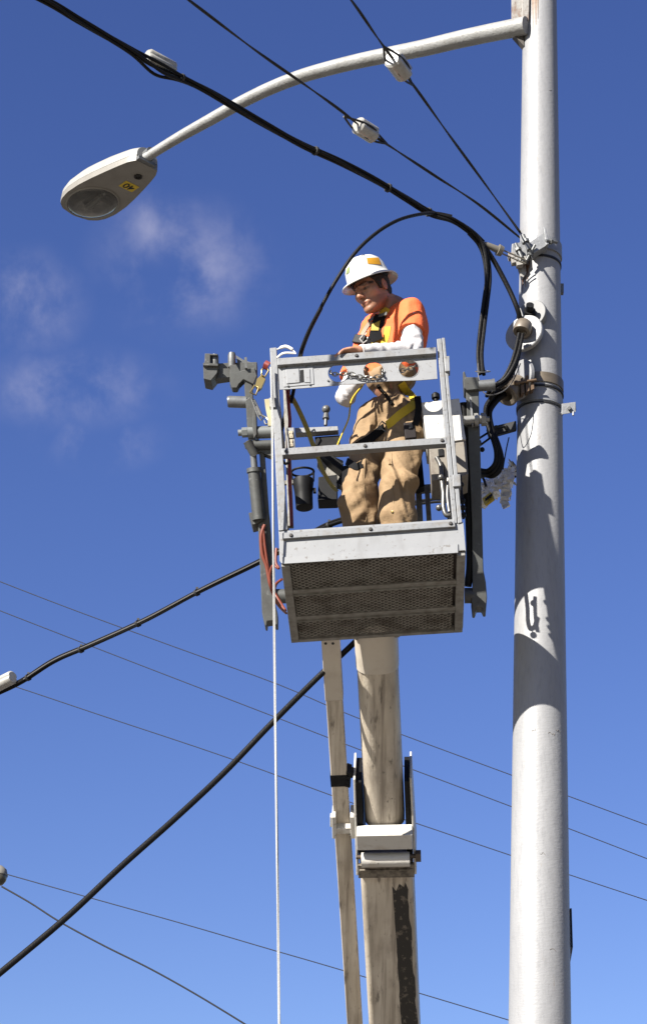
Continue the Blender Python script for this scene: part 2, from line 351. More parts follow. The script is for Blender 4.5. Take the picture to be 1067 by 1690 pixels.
text_on('40', q - hz * .0022, hs_ * -1, -hz, .082, ink, stk, 'number')
bm = BM(); tube(bm, [HP(.0, 0, .03), HP(-.05, 0, .035)], .043, 20); box(bm, HP(.0, -.02, -.03), hx * .03, hs_ * .07, hz * .012); build('slip_fitter', bm, steelp, head)
for s in (-.05, .045): bm = BM(); tube(bm, [HP(Lh * .955, s, -.04), HP(Lh * .955, s, -.058)], .007, 8); build('latch_bolt', bm, steelp, head)

# things fixed on the pole --------------------------------------------------
def band(y, h, tilt=0, off=.006, m=galv, name='clamp_band', ear=None):
    bm = BM(); c = P(890, y, YP); r = prad(c.z) + off; k = Vector((math.tan(R(tilt)), 0, 1)).normalized()
    lathe(bm, c, pax, [(prad(c.z) - .01, -h / 2), (r, -h / 2), (r, h / 2), (prad(c.z) - .01, h / 2)], 48)
    return build(name, bm, m, lamp)
band(418, .085, off=.010); band(440, .014, off=.006, m=wirem, name='wire_band'); band(640, .06, off=.008, m=mat('tarnished_strap', (.42, .34, .24), .45, .5, spots=[(15, .4, .7, (.3, .24, .16), O1, .8)]))
band(654, .012, off=.008, m=wirem, name='wire_band'); band(676, .014, off=.007, m=galv, name='clamp_band'); band(681, .008, off=.005, m=wirem, name='wire_band')
band(668, .045, off=.004, m=pole_m)
bm = BM()   # upper clamp with its lugs and bolts
def lug(bm, a, b, c_, d_, th): prism(bm, [a, b, c_, d_], Vector(th))
prism(bm, [P(844, 402, 9.86), P(868, 398, 9.86), P(870, 428, 9.86), P(850, 432, 9.86), P(843, 420, 9.86)], Vector((0, .05, 0)))
prism(bm, [P(872, 400, 9.82), P(896, 384, 9.82), P(903, 404, 9.82), P(880, 418, 9.82)], Vector((0, .09, 0)))
prism(bm, [P(895, 380, 9.84), P(899, 381, 9.84), P(904, 408, 9.84), P(899, 410, 9.84)], Vector((0, -.035, 0)))
build('cable_clamp', bm, galv, lamp, bevel=.003)
bm = BM()
bm.free()
for q0, q1, r_ in [((862, 388, 9.80), (872, 412, 9.80), .012), ((900, 397, 9.80), (918, 400, 9.84), .009), ((850, 402, 9.84), (860, 425, 9.84), .010), ((868, 430, 9.83), (882, 404, 9.80), .008)]:
    bm = BM(); tube(bm, [P(*q0), P(*q1)], r_, 10); lathe(bm, P(*q0).lerp(P(*q1), .35), P(*q1) - P(*q0), [(0, 0), (r_ * 2, 0), (r_ * 2, r_ * 1.5), (0, r_ * 1.5)], 6); build('clamp_bolt', bm, steelp, lamp)
bm = BM()   # rusty lower lugs at the pole's left edge
for k, (x, y) in enumerate([(843, 424), (848, 432), (856, 436), (862, 430)]):
    box(bm, P(x, y, 9.87), Vector((.018, 0, .004)), Vector((0, .02, 0)), Vector((-.003, 0, .016)))
prism(bm, [P(852, 436, 9.9), P(866, 428, 9.9), P(868, 450, 9.9), P(860, 462, 9.9)], Vector((0, .02, 0)))
build('rusty_lug', bm, rustpole, lamp, bevel=.002)
bm = BM()   # rust run under the lugs, a thin scale on the skin
for k in range(7):
    a0 = -62 + k * 4; y0 = 446 + k % 3 * 3; y1 = y0 + [46, 32, 20, 40, 16, 26, 12][k]
    p0, n0 = pole_pt(y0, a0, .0015); p1, _ = pole_pt(y0, a0 + 4.5, .0015); p2, _ = pole_pt(y1, a0 + 2.6, .0015); p3, _ = pole_pt(y1, a0 + 1.8, .0015); prism(bm, [p0, p1, p2, p3], n0 * .001)
build('rust_stain', bm, mat('rust', (.30, .12, .04), .85, spots=[(60, .4, .7, (.12, .05, .025), O1, .8)]), lamp)
rp = random.Random(21)
for k in range(5):
    a0 = -34 + k * 5; y0 = 2 + k; y1 = 46 + rp.uniform(-6, 34); p0, n0 = pole_pt(y0, a0, .0015); p1, _ = pole_pt(y0, a0 + 4, .0015); p2, _ = pole_pt(y1, a0 + 2.4, .0015); p3, _ = pole_pt(y1, a0 + 1.8, .0015)
    bm = BM(); prism(bm, [p0, p1, p2, p3], n0 * .001); build('rust_stain', bm, mat('pale_rust', (.62, .40, .24), .8, spots=[(40, .45, .7, (.35, .18, .1), O1, .8)]), lamp)
for k in range(8):
    a0 = rp.uniform(-50, 30); y0 = rp.choice([182, 172, 300, 1225, 1420, 1560, 1575]) + rp.uniform(-6, 6); q = [pole_pt(y0 + rp.uniform(-1.5, 1.5) - j * rp.uniform(-1, 1.6), a0 + j * rp.uniform(2, 4), .0004)[0] for j in range(4)]
    bm = BM(); tube(bm, q, .0012, 5); build('scuff_mark', bm, mat('scuff', (.35, .3, .26), .8), lamp)
# upper cable outlet: round cover plate with hooded spout
def disc(bm, c, n, r, th, seg=36, sq=1): lathe(bm, c, n, [(0, 0), (r, 0), (r, th), (r * .96, th * 1.25), (0, th * 1.25)], seg, sb=sq)
oc, on = pole_pt(545, -36, -.02); on = Vector((-.50, -.86, .05)).normalized()
bm = BM(); disc(bm, P(866, 552, 9.87), on, px(33, oc), .02); cover = build('cover_plate', bm, pole_m, lamp)
bm = BM(); disc(bm, P(878, 522, 9.90), on, px(27, oc), .02); build('outlet_collar', bm, mat('grey_collar', (.36, .36, .36), .6), lamp)
bm = BM(); hc = P(862, 541, 9.80)
lathe(bm, hc, Vector((-.3, -.25, -1)).normalized(), [(0, -.052), (.03, -.048), (.046, -.03), (.05, 0), (.05, .03), (.047, .036), (.030, .036), (.028, .02), (0, .02)], 28)
tube(bm, [hc, hc + Vector((.05, .1, 0))], .042, 20)
build('cable_hood', bm, mat('cast_hood', (.40, .33, .25), .5, .2, spots=[(20, .4, .7, (.25, .2, .15), O1, .8)]), lamp)
bm = BM(); bx_, bn = pole_pt(510, -12, .02); lathe(bm, P(873, 512, 9.84), Vector((0, -.9, .3)), [(0, .04), (.022, .04), (.022, 0), (.034, 0), (.034, -.03), (0, -.03)], 16); build('conduit_plug', bm, blackm, lamp)
# lower outlet with a spout pointing left
bm = BM(); disc(bm, P(861, 628, 9.9), Vector((-.86, -.5, 0)), px(34, oc), .02, sq=1); build('cover_plate', bm, pole_m, lamp)
bm = BM(); s0 = P(856, 636, 9.90); s1 = P(829, 651, 9.84)
tube(bm, [s0, s0.lerp(s1, .6)], px(19, s0), 24)
lathe(bm, s0.lerp(s1, .55), (s1 - s0 + Vector((0, 0, -.05))), [(.03, 0), (px(20, s0), 0), (px(21, s0), .05), (px(18, s0), .055), (.04, .05), (.03, .01), (0, .01)], 28)
build('cable_hood', bm, MATS['cast_hood'], lamp)
bm = BM()   # strap bolts on the front and a tab on the right
for dx in (-8, 0, 8): prism(bm, [P(864 + dx, 628 - dx * .5, 9.86), P(868 + dx, 626 - dx * .5, 9.86), P(870 + dx, 652 - dx * .4, 9.86), P(865 + dx, 654 - dx * .4, 9.86)], Vector((.004, -.05, 0)))
tube(bm, [P(850, 632, 9.80), P(884, 627, 9.80)], .008, 10); ball(bm, P(851, 632, 9.80), .015, 8)
build('strap_bolt', bm, mat('rusty_bolt', (.26, .16, .09), .6, .3), lamp)
bm = BM(); prism(bm, [P(905, 669, 9.93), P(949, 663, 9.93), P(950, 677, 9.93), P(906, 686, 9.93)], Vector((0, .012, 0))); prism(bm, [P(926, 666, 9.925), P(949, 663, 9.925), P(949, 680, 9.925), P(926, 684, 9.925)], Vector((0, .004, 0)))
tube(bm, [P(938, 673, 9.95), P(938, 673, 9.90)], .011, 12); tube(bm, [P(945, 678, 9.92), P(945, 686, 9.92)], .006, 8)
build('bracket_tab', bm, galv, lamp, bevel=.002)
bm = BM(); bar(bm, P(926, 470, 10.02), P(926, 485, 10.02), .03, .02); build('strap_buckle', bm, steelp, lamp)
bm = BM(); prism(bm, [P(802, 706, 9.97), P(851, 694, 9.97), P(852, 708, 9.97), P(806, 721, 9.97)], Vector((0, .03, 0)))
for x in (818, 834): tube(bm, [P(x, 705, 9.98), P(x, 705, 9.95)], .012, 10)
build('cable_bracket', bm, mat('dark_bracket', (.05, .05, .055), .6), lamp, bevel=.003)
# thin dark sign edge-on, low on the pole's right side
e0 = P(939, 1499, 10.0); e1 = P(943, 1563, 10.0); bm = BM(); prism(bm, [P(939.5, 1499, 9.98), P(942.5, 1499, 9.98), P(944.5, 1563, 9.98), P(941.5, 1563, 9.98)], Vector((.02, .3, 0)))
tag(build('street_sign', bm, blackm), 'thin dark sign seen edge on, fixed low on the right side of the white pole', 'sign')

# ------------------------------------------------------------------ bucket lift
Om = Matrix.Translation(Vector((-.212, 9.25, 5.825))) @ Matrix.Rotation(R(-2.3), 4, 'Z') @ Matrix.Rotation(R(-2.9), 4, 'Y') @ Matrix.Rotation(R(-2.9), 4, 'X')
Oi = Om.inverted(); BU, BV, BW = [Om.to_3x3().col[i].copy() for i in range(3)]
def B(u, v, w_): return Om @ Vector((u, v, w_))
def L(x, y, v):
    """picture point on the basket's plane v metres behind its front face"""
    o = Oi @ CAM; d = Oi.to_3x3() @ ray(x, y); return B(*(o + d * ((v - o.y) / d.y)))
WB, HB, DB = .915, 1.272, .90
turret = Vector((.6, 14.6, 0))
lift = empty('bucket_lift', turret, 'aerial bucket lift with grey metal work basket raised on a stained cream boom', 'bucket lift')
def bpoly(name, plist, v, th, m, bevel=.003, parent=lift):
    bm = BM()
    for pl in plist: prism(bm, [L(x, y, v) for x, y in pl], BV * th)
    return build(name, bm, m, parent, bevel=bevel)
# posts
bpoly('post', [[(445, 574), (456, 573), (474, 874), (459.5, 876)]], 0, .055, alu)
bpoly('post', [[(720, 559), (728, 558), (754, 862), (747, 868)], [(728.6, 557), (733.5, 557), (762, 862), (755, 864)]], 0, .05, alu)
for x0, y0, x1, y1 in [(733, 588, 741, 612), (746, 783, 759, 802)]: bpoly('hinge', [[(x0, y0), (x1, y0 - 1), (x1 + 1, y1), (x0 + 1, y1 + 1)]], -.012, .05, alu)
bpoly('latch_plate', [[(444, 656), (455, 656), (455, 672), (445, 672)]], -.012, .03, alu)
# rails
toprail = bpoly('top_rail', [[(457, 591), (719, 572.5), (719.5, 583), (457.5, 602.5)]], -.022, .05, alu)
midrail = bpoly('mid_rail', [[(464.5, 740), (736, 721), (737, 732), (465.5, 751)]], -.002, .045, alu)
lowrail = bpoly('bottom_rail', [[(466, 879), (749.5, 859.5), (751, 869), (466, 889)]], -.012, .03, alu)
for xs, ys, par in [((472, 602, 729), (745, 736, 727), midrail), ((480, 611, 743), (883.5, 873.5, 864), lowrail), ((588,), (587,), toprail), ((474, 590, 700), (0, 0, 0), None)]:
    if par is None: continue
    for x, y in zip(xs, ys):
        v = {'mid_rail': -.002, 'bottom_rail': -.012, 'top_rail': -.022}[par.name.split('.')[0]]
        bm = BM(); lathe(bm, L(x, y, v), -BV, [(0, .008), (.008, .007), (.010, .003), (.010, -.002), (0, -.002)], 10); build('rivet', bm, mat('dark_rivet', (.12, .11, .1), .5, .5), par)
# pierced panel
def circ(x, y, rx, ry, v, n=28): return [L(x + rx * math.cos(a), y + ry * math.sin(a), v) for a in [2 * math.pi * i / n for i in range(n)]]
bm = BM(); outer = [L(x, y, .006) for x, y in [(457.5, 603), (540, 596.5), (640, 590), (719, 584), (721, 625), (690, 627.5), (640, 629), (560, 635.5), (500, 640.5), (461, 643)]]
plate_holes(bm, outer, [circ(557.8, 616, 16.5, 14.6, .006), circ(616.3, 612.4, 16.8, 14.6, .006), circ(674, 608.4, 16.6, 14.8, .006)], BV * .004)
panel = build('front_panel', bm, aluw, lift)
for x, y, rx in ((557.8, 616, 17), (616.3, 612.4, 17.2), (674, 608.4, 17)): bm = BM(); tube(bm, circ(x, y, rx, 15, .006), .0022, 6, closed=True); build('hole_rim', bm, alu, panel)
bm = BM(); prism(bm, [L(466, 605, .002), L(516, 601, .002), L(518, 634, .002), L(468, 638.5, .002)], BV * .004)
dp = build('access_plate', bm, aluw, panel, bevel=.002)
bm = BM(); prism(bm, [L(471, 609.5, -.003), L(493, 608, -.003), L(494.5, 631, -.003), L(473, 633, -.003)], BV * .005); prism(bm, [L(501, 609, -.002), L(511, 608.5, -.002), L(512, 631, -.002), L(502, 631, -.002)], BV * .004)
build('cover_flap', bm, aluw, dp, bevel=.002)
bm = BM(); prism(bm, [L(494.5, 611, -.0005), L(501, 610, -.0005), L(502, 630, -.0005), L(495.5, 631, -.0005)], BV * .002); build('slot', bm, blackm, dp)
for x, y in [(472, 606), (510, 603), (475, 637), (511, 634.5), (541, 628), (698, 589)]: bm = BM(); lathe(bm, L(x, y, .002), -BV, [(0, .005), (.005, .004), (.006, 0), (0, 0)], 8); build('screw', bm, steelp, panel)
# toe panel with its dented lip, wrapping the corners
bm = BM(); prism(bm, [L(460, 877, .006), L(466, 876, .006), L(757, 856, .006), L(763, 862, .006), L(768, 908, .006), L(465, 930, .006), L(461, 925, .006)], BV * .008)
prism(bm, [L(459.5, 876, .006), L(463.5, 929, .006), L(464.8, 929, .006), L(461, 876, .006)], BV * .88)
prism(bm, [L(762.5, 862, .006), L(767, 909, .006), L(768.2, 909, .006), L(763.8, 862, .006)], BV * .88)
toe = build('toe_panel', bm, aluw, lift, bevel=.003)
bm = BM(); zz = [(466, 919.5), (500, 917), (540, 913.5), (562, 914), (566, 911), (600, 910.5), (640, 907), (672, 906), (680, 903.5), (700, 904), (730, 902), (755, 897)]
for (x0, y0), (x1, y1) in zip(zz, zz[1:]): prism(bm, [L(x0, y0, .0), L(x1, y1, .0), L(x1, 931 - (x1 - 463) * .0635 - 0.5, -.002), L(x0, 931 - (x0 - 463) * .0635 - 0.5, -.002)], BV * .007)
build('lip', bm, aluw, toe)
# floor: frame, cross bars, expanded metal, plate above
bm = BM()
def fl_box(u0, u1, v0, v1, w0, w1): prism(bm, [B(u0, v0, w0), B(u1, v0, w0), B(u1, v1, w0), B(u0, v1, w0)], BW * (w1 - w0))
fl_box(.003, .045, .018, DB, -.006, .03); fl_box(WB - .045, WB - .003, .018, DB, -.006, .03); fl_box(.045, WB - .045, DB - .03, DB, -.006, .028)
floorf = build('floor_frame', bm, framed, lift, bevel=.003)
for v in (.31, .615):
    bm = BM(); prism(bm, [B(.045, v - .022, -.005), B(WB - .045, v - .022, -.005), B(WB - .045, v + .022, -.005), B(.045, v + .022, -.005)], BW * .012); prism(bm, [B(.045, v + .017, -.004), B(WB - .045, v + .017, -.004), B(WB - .045, v + .022, -.004), B(.045, v + .022, -.004)], -BW * .012)
    build('cross_bar', bm, framed, floorf, bevel=.002)
bm = BM(); cu, cv = .036, .0155; nu = int((WB - .09) / cu); nv = int((DB - .05) / cv)
rnd = random.Random(3)
for j in range(nv):
    for i in range(nu + 1):
        for s in (1, -1):
            u0 = .045 + (i + (.5 if j % 2 else 0)) * cu; v0 = .02 + j * cv; u1 = u0 + s * cu / 2; v1 = v0 + cv
            if u0 > WB - .045 or u1 < .045 or u1 > WB - .045 or u0 < .045: continue
            a = B(u0, v0, .014 + rnd.uniform(-.0006, .0006)); b = B(u1, v1, .008 + rnd.uniform(-.0006, .0006)); sd = BV * .0012; hh = BW * .004
            q = [a - sd - hh, a + sd + hh * .2, b + sd + hh * .2, b - sd - hh]
            bm.faces.new([bm.verts.new(p) for p in q])
            q2 = [a - sd - hh, a + sd - hh * 2, b + sd - hh * 2, b - sd - hh]
            bm.faces.new([bm.verts.new(p) for p in q2])
build('floor_mesh', bm, meshm, floorf)
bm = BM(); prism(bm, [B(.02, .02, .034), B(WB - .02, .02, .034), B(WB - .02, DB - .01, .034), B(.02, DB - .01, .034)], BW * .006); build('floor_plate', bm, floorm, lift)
# chain: in front of panel from hole 1 to hole 2, then behind it to the right post
def chain(pts, link=.034, name='chain', parent=lift, r=.0031):
    sp = spline(pts, 12); d = 0; out = [sp[0]]; acc_ = 0; bm = BM()
    pos = []
    for a, b in zip(sp, sp[1:]):
        seg_ = (b - a).length; t = 0
        while acc_ + (seg_ - t) >= link * .66:
            t += link * .66 - acc_; acc_ = 0; pos.append((a.lerp(b, t / seg_), (b - a).normalized()))
        acc_ += seg_ - t
    for i, (p, d) in enumerate(pos):
        s, u, _ = frame_of(d, Vector((0, -.6, 1))); s = (s + u * .25).normalized() if i % 2 else (u - s * .25).normalized()
        tube(bm, [p + d * (math.cos(a) * link / 2) + s * (math.sin(a) * link * .29) for a in [2 * math.pi * k / 14 for k in range(14)]], r, 6, closed=True)
    return build(name, bm, chainm, parent)
chain([L(544, 612, .03), L(548, 617, .0), L(562, 617.5, -.012), L(578, 617, -.010), L(590, 621, -.010), L(603, 623, -.012), L(616, 623, -.012), L(630, 619, -.008), L(634, 612, .02), L(650, 613, .03), L(662, 612, .03), L(676, 608, .03), L(690, 601, .03), L(712, 588, .04)])
# side rails to the back frame
for u_ in (.008, WB - .012):
    for w_, nm in ((1.185, 'side_rail'), (.66, 'side_rail')):
        bm = BM(); box(bm, B(u_, DB / 2 + .02, w_), BU * .012, BV * (DB / 2 - .03), BW * .012); build(nm, bm, alu, lift, bevel=.003)
bpoly('rear_post', [[(467, 640), (476, 640), (484, 868), (475, 868)]], .16, .03, framed)
bpoly('rear_post', [[(683, 760), (693, 760), (698, 870), (688, 870)]], .72, .03, framed)
bm = BM(); box(bm, B(WB / 2, DB - .02, 1.13), BU * (WB / 2 - .02), BV * .014, BW * .016)
build('rear_rail', bm, alu, lift, bevel=.003)
# outlet box, on the inside of the left post
ob = bpoly('outlet_box', [[(473, 706), (485, 705), (487, 741), (474.5, 742)]], .02, .045, galv)
for y in (717, 731): 
    s_ = bpoly('socket', [[(475.5, y - 6), (483, y - 6.5), (484, y + 5.5), (476, y + 6)]], .013, .012, cream, parent=ob)
    bm = BM()
    for dx, dy in ((-2, -1.5), (2, -1.5), (.3, 3)): box(bm, L(480 + dx, y + dy, .0125), BU * .0016, BV * .0012, BW * .003)
    build('slot', bm, mat('socket_slot', (.12, .03, .02), .6), s_)
# tool cup
bm = BM(); cc = L(499, 779, .42); rr_ = px(18.5, cc)
ra_ = BU; rb_ = (BV + BW * .12).normalized()
tube(bm, [cc + (ra_ * math.cos(t) + rb_ * math.sin(t)) * rr_ for t in np.linspace(0, 2 * math.pi, 33)[:-1]], .0065, 8, closed=True)
cb_ = cc - BW * .046 + BV * .01
lathe(bm, cb_, -BW, [(rr_ * .93, 0), (rr_ * .95, .012), (rr_ * .84, .06), (rr_ * .80, .07), (rr_ * .76, .165), (0, .168), (0, .150), (rr_ * .72, .145), (rr_ * .9, .004), (rr_ * .93, 0)], 32)
for t in (0, math.pi): tube(bm, [cc + (ra_ * math.cos(t) + rb_ * math.sin(t)) * rr_, cb_ + (BU * math.cos(t) + BV * math.sin(t)) * rr_ * .92 - BW * .01], .005, 6)
prism(bm, [cc + BU * .05 - BW * .10, cc + BU * .066 - BW * .10, cc + BU * .066 - BW * .125, cc + BU * .05 - BW * .125], BV * .02)
build('tool_cup', bm, blackm, lift)
bm = BM(); bar(bm, cc - BU * rr_ * .9 - BW * .06, cc - BU * .12 - BW * .06, .02, .02); build('cup_bracket', bm, framed, lift)
# control bar, lever, black boxes
bpoly('control_bar', [[(486, 706), (557, 703), (558, 710), (487, 715)]], .55, .05, aluw)
bpoly('control_box', [[(519, 721), (560, 718), (561, 736), (520, 739)], [(525, 787), (556, 783), (556, 824), (524, 825)], [(524, 740), (531, 738), (566, 765), (566, 781), (536, 755)]], .58, .10, blackm)
bpoly('sloped_plate', [[(524, 742), (566, 760), (566, 808), (545, 800), (523, 770)]], .66, .02, framed)
bm = BM(); k0 = L(537, 702, .56); k1 = L(538, 678, .56)
tube(bm, [k0, k0.lerp(k1, .5)], .010, 12); tube(bm, [k0.lerp(k1, .45), k0.lerp(k1, .8)], [.019, .014], 12); ball(bm, k1 + BW * .01, .0235, 16)
build('control_lever', bm, mat('grey_knob', (.2, .2, .19), .4), lift)
bpoly('rear_panel', [[(652, 742), (694, 738), (700, 802), (690, 806), (656, 800)]], .62, .06, blackm)
bpoly('rear_brace', [[(688, 800), (744, 796), (744, 806), (688, 812)], [(700, 805), (708, 805), (712, 864), (704, 866)]], .70, .03, framed)
# white control cabinet on the right side
cab = bpoly('control_cabinet', [[(695, 664), (735, 660), (757, 657), (768, 725), (724, 731), (704, 731)]], .17, .22, whitem)
bpoly('cabinet_door', [[(697, 668), (730, 664), (738, 726), (704, 729)]], .164, .006, whitem, parent=cab)
cab2 = bpoly('junction_box', [[(707, 733), (768, 727), (772, 782), (752, 790), (712, 793)]], .18, .20, mat('shaded_box_paint', (.40, .35, .28), .55, spots=[(20, .5, .7, (.2, .14, .1), O1, .8)]))  # darker beige carries the shade on the lower box
bpoly('door_latch', [[(722, 741), (731, 740), (732, 752), (723, 753)]], .172, .012, blackm, parent=cab2)
bpoly('door_latch', [[(724, 766), (732, 765), (734, 785), (726, 786)]], .172, .012, blackm, parent=cab2)
bm = BM(); tube(bm, spline([L(720, 755, .155), L(727, 770, .155), L(728, 790, .155), L(731, 815, .155), L(731, 836, .155), L(736, 850, .155), L(746, 848, .155), L(751, 835, .155)], 8), .0125, 12)
tube(bm, spline([L(739, 790, .12), L(738, 820, .12), L(741, 845, .12)], 6), .010, 10); ball(bm, L(724, 838, .09), .018, 10); ball(bm, L(727, 788, .09), .017, 10)
build('steel_pipe', bm, mat('dull_steel_pipe', (.3, .29, .27), .35, .6), lift)
bm = BM()
for x, y in [(762, 826), (763, 838), (764, 850), (760, 800)]: ball(bm, L(x, y, .12), .016, 8)
tube(bm, [L(759, 785, .12), L(764, 856, .12)], .007, 8); build('hose_fitting', bm, blackm, lift)
bm = BM(); lathe(bm, L(719, 662, .25), BW, [(0, 0), (.012, 0), (.012, .012), (.022, .016), (.022, .04), (.012, .05), (0, .05)], 14); build('push_button', bm, blackm, cab)
# right carrier arm
vA = .42
def LA(x, y, dv=0): return L(x, y, .32 + .38 * (y - 640) / 370 + dv)   # the links lean: their feet sit further back
bm = BM(); prism(bm, [LA(x, y, 0) for x, y in [(768, 640), (789, 638), (792, 740), (795, 860), (797, 940), (801, 960), (803, 985), (801, 1009), (797, 1009), (794, 1002), (786, 1002), (783, 1011), (779, 1011), (777, 992), (779, 960), (778, 860), (772, 740)]], BV * .07)
arm_r = build('carrier_arm', bm, armg, lift, bevel=.005)
bm = BM(); tube(bm, [LA(766, 983, +.035), LA(782, 983, +.035)], px(13, LA(775, 980, 0)), 20); build('pivot_pin', bm, armg, arm_r)
bm = BM(); prism(bm, [LA(x, y, -.02) for x, y in [(763, 614), (766, 612), (769, 622), (789, 622), (790, 642), (770, 644), (765, 640)]], BV * .1); build('fork', bm, armg, arm_r, bevel=.004)
bm = BM(); tube(bm, [LA(789, 637, 0), LA(816, 635, 0)], px(9.5, LA(800, 636, 0)), 20); lathe(bm, LA(812, 635, 0), BU, [(0, 0), (.033, 0), (.033, .012), (0, .012)], 20); build('roller', bm, steelp, arm_r)
bm = BM(); prism(bm, [LA(x, y, -.03) for x, y in [(774, 655), (777, 655), (781, 700), (778, 701)]], BV * .03); build('side_fin', bm, aluw, arm_r)
bm = BM(); tube(bm, [LA(765, 694, -.02), LA(800, 692, -.02)], .024, 16); lathe(bm, LA(782, 693, -.02), BU, [(0, 0), (.036, 0), (.036, .02), (.03, .024), (0, .024)], 20); lathe(bm, LA(793, 692.5, -.02), BU, [(0, 0), (.036, 0), (.036, .025), (.026, .028), (.014, .03), (.014, .045), (0, .045)], 6); build('pivot_bolt', bm, mat('bright_nut', (.6, .59, .55), .35, .3), arm_r)
bm = BM()
tube(bm, spline([LA(764, 665, .03), LA(768, 720, .03), LA(770, 780, .03), LA(773, 850, .03), LA(775, 930, .03), LA(771, 968, .03)], 6), .021, 12)
tube(bm, spline([LA(760, 690, .03), LA(764, 760, .03), LA(766, 830, .03)], 6), .012, 10)
build('hydraulic_hose', bm, rubber, arm_r)
# left carrier arm with its screw cylinder
bm = BM(); prism(bm, [LA(x, y, 0) for x, y in [(425, 850), (444, 846), (448, 900), (452, 980), (455, 1000), (458, 1012), (458, 1031), (454, 1031), (452, 1024), (441, 1025), (440, 1033), (437, 1032), (432, 1010), (431, 985), (428, 920)]], BV * .07)
prism(bm, [LA(x, y, +.01) for x, y in [(427, 738), (436, 740), (444, 850), (447, 880), (436, 880), (433, 820)]], BV * .05)
arm_l = build('carrier_arm', bm, armg, lift, bevel=.005)
bm = BM(); prism(bm, [LA(x, y, -.01) for x, y in [(410, 846), (432, 843), (434, 858), (424, 864), (416, 866)]], BV * .09); build('foot_bracket', bm, armg, arm_l, bevel=.003)
bm = BM(); a0, a1 = LA(419, 776, -.01), LA(427, 858, -.01)
tube(bm, [a0, a1], [px(10.5, a0), px(10.5, a0)], 24); lathe(bm, a0, a1 - a0, [(0, -.01), (px(12, a0), -.01), (px(12.4, a0), .012), (0, .012)], 24); build('hydraulic_cylinder', bm, armg, arm_l)
bm = BM(); tube(bm, [LA(417, 742, -.01), LA(420, 776, -.01)], px(5.5, a0), 16); build('piston_rod', bm, steelp, arm_l)
bm = BM(); tube(bm, [LA(411, 735, -.01), LA(450, 734, 0)], px(8, a0), 20); tube(bm, [LA(408, 728, -.03), LA(421, 752, -.01)], px(7.5, a0), 16); ball(bm, LA(412, 735, -.01), px(9, a0), 14)
prism(bm, [LA(x, y, 0) for x, y in [(422, 742), (448, 742), (449, 753), (440, 750)]], BV * .04); build('lower_trunnion', bm, armg, arm_l)
bm = BM(); tube(bm, [LA(421, 714, 0), LA(452, 713, 0)], px(10.5, a0), 22); lathe(bm, LA(409, 714, 0), BU, [(0, 0), (px(12.5, a0), 0), (px(12.5, a0), .035), (0, .035)], 22); lathe(bm, LA(399, 714, 0), BU, [(0, 0), (px(8.5, a0), 0), (px(8.5, a0), .03), (0, .03)], 6); tube(bm, [LA(393, 714.5, 0), LA(399, 714, 0)], px(5.5, a0), 14)
build('upper_trunnion', bm, mat('light_grey_link', (.36, .38, .37), .45, .15), arm_l)
bm = BM(); prism(bm, [LA(x, y, -.03) for x, y in [(405, 660), (412, 655), (420, 658), (419, 706), (408, 707)]], BV * .06); prism(bm, [LA(x, y, -.036) for x, y in [(418, 662), (422, 664), (424, 716), (419, 724), (416, 705)]], BV * .07)
prism(bm, [LA(x, y, +.03) for x, y in [(404, 630), (414, 630), (428, 730), (420, 735), (407, 700)]], BV * .03)
build('upper_link', bm, armg, arm_l, bevel=.004)
bm = BM(); tube(bm, [LA(378, 663, 0), LA(407, 664, 0)], px(10, a0), 22); lathe(bm, LA(378, 663, 0), -BU, [(0, -.004), (px(10, a0), -.004), (px(9, a0), .008), (px(5, a0), .006), (0, .004)], 20)
build('winch_stub', bm, MATS['worn_grey_steel'], arm_l)
# wire holder jib: beam with two rollers
bm = BM(); prism(bm, [LA(x, y, 0) for x, y in [(347, 600), (384, 598), (424, 597), (424, 617), (384, 622), (350, 627)]], BV * .05)
prism(bm, [LA(x, y, -.03) for x, y in [(379, 602), (390, 601), (396, 612), (420, 606), (424, 620), (418, 634), (402, 626), (394, 634), (391, 640), (383, 640), (379, 632)]], BV * .05)
prism(bm, [LA(x, y, -.02) for x, y in [(402, 622), (416, 625), (418, 668), (405, 664)]], BV * .05)
jib = build('wire_holder', bm, armg, lift, bevel=.004)
bm = BM(); prism(bm, [LA(x, y, -.035) for x, y in [(335, 601), (345, 602), (361, 604), (358, 616), (348, 628), (336, 625)]], BV * .1)
prism(bm, [LA(x, y, -.04) for x, y in [(338, 583), (347, 583), (347, 604), (337, 603)]], BV * .025); prism(bm, [LA(x, y, -.04) for x, y in [(338, 583), (359, 584), (359, 586.5), (338, 586)]], BV * .1)
prism(bm, [LA(x, y, -.05) for x, y in [(335, 598), (360, 600), (360, 604), (335, 603)]], BV * .11)
build('roller_bracket', bm, armg, jib, bevel=.003)
for x, y0, y1, r in ((354.5, 588, 603, 6.5), (382.5, 585, 606, 6.5)):
    bm = BM(); a, b = LA(x, y0, -.01), LA(x, y1, -.01); rr_ = px(r, a); lathe(bm, a, b - a, [(0, -.012), (rr_ * .8, -.010), (rr_, .004), (rr_, (b - a).length), (0, (b - a).length)], 20)
    build('roller', bm, MATS['worn_grey_steel'], jib)
bm = BM(); prism(bm, [LA(x, y, -.045) for x, y in [(403, 590), (407, 589), (408, 607), (404, 607)]], BV * .02); build('guide_fin', bm, steelp, jib)
bm = BM(); prism(bm, [LA(x, y, .02) for x, y in [(389, 586), (402, 594), (420, 600), (422, 604), (392, 600)]], BV * .02)
build('guide_fin', bm, steelp, jib)
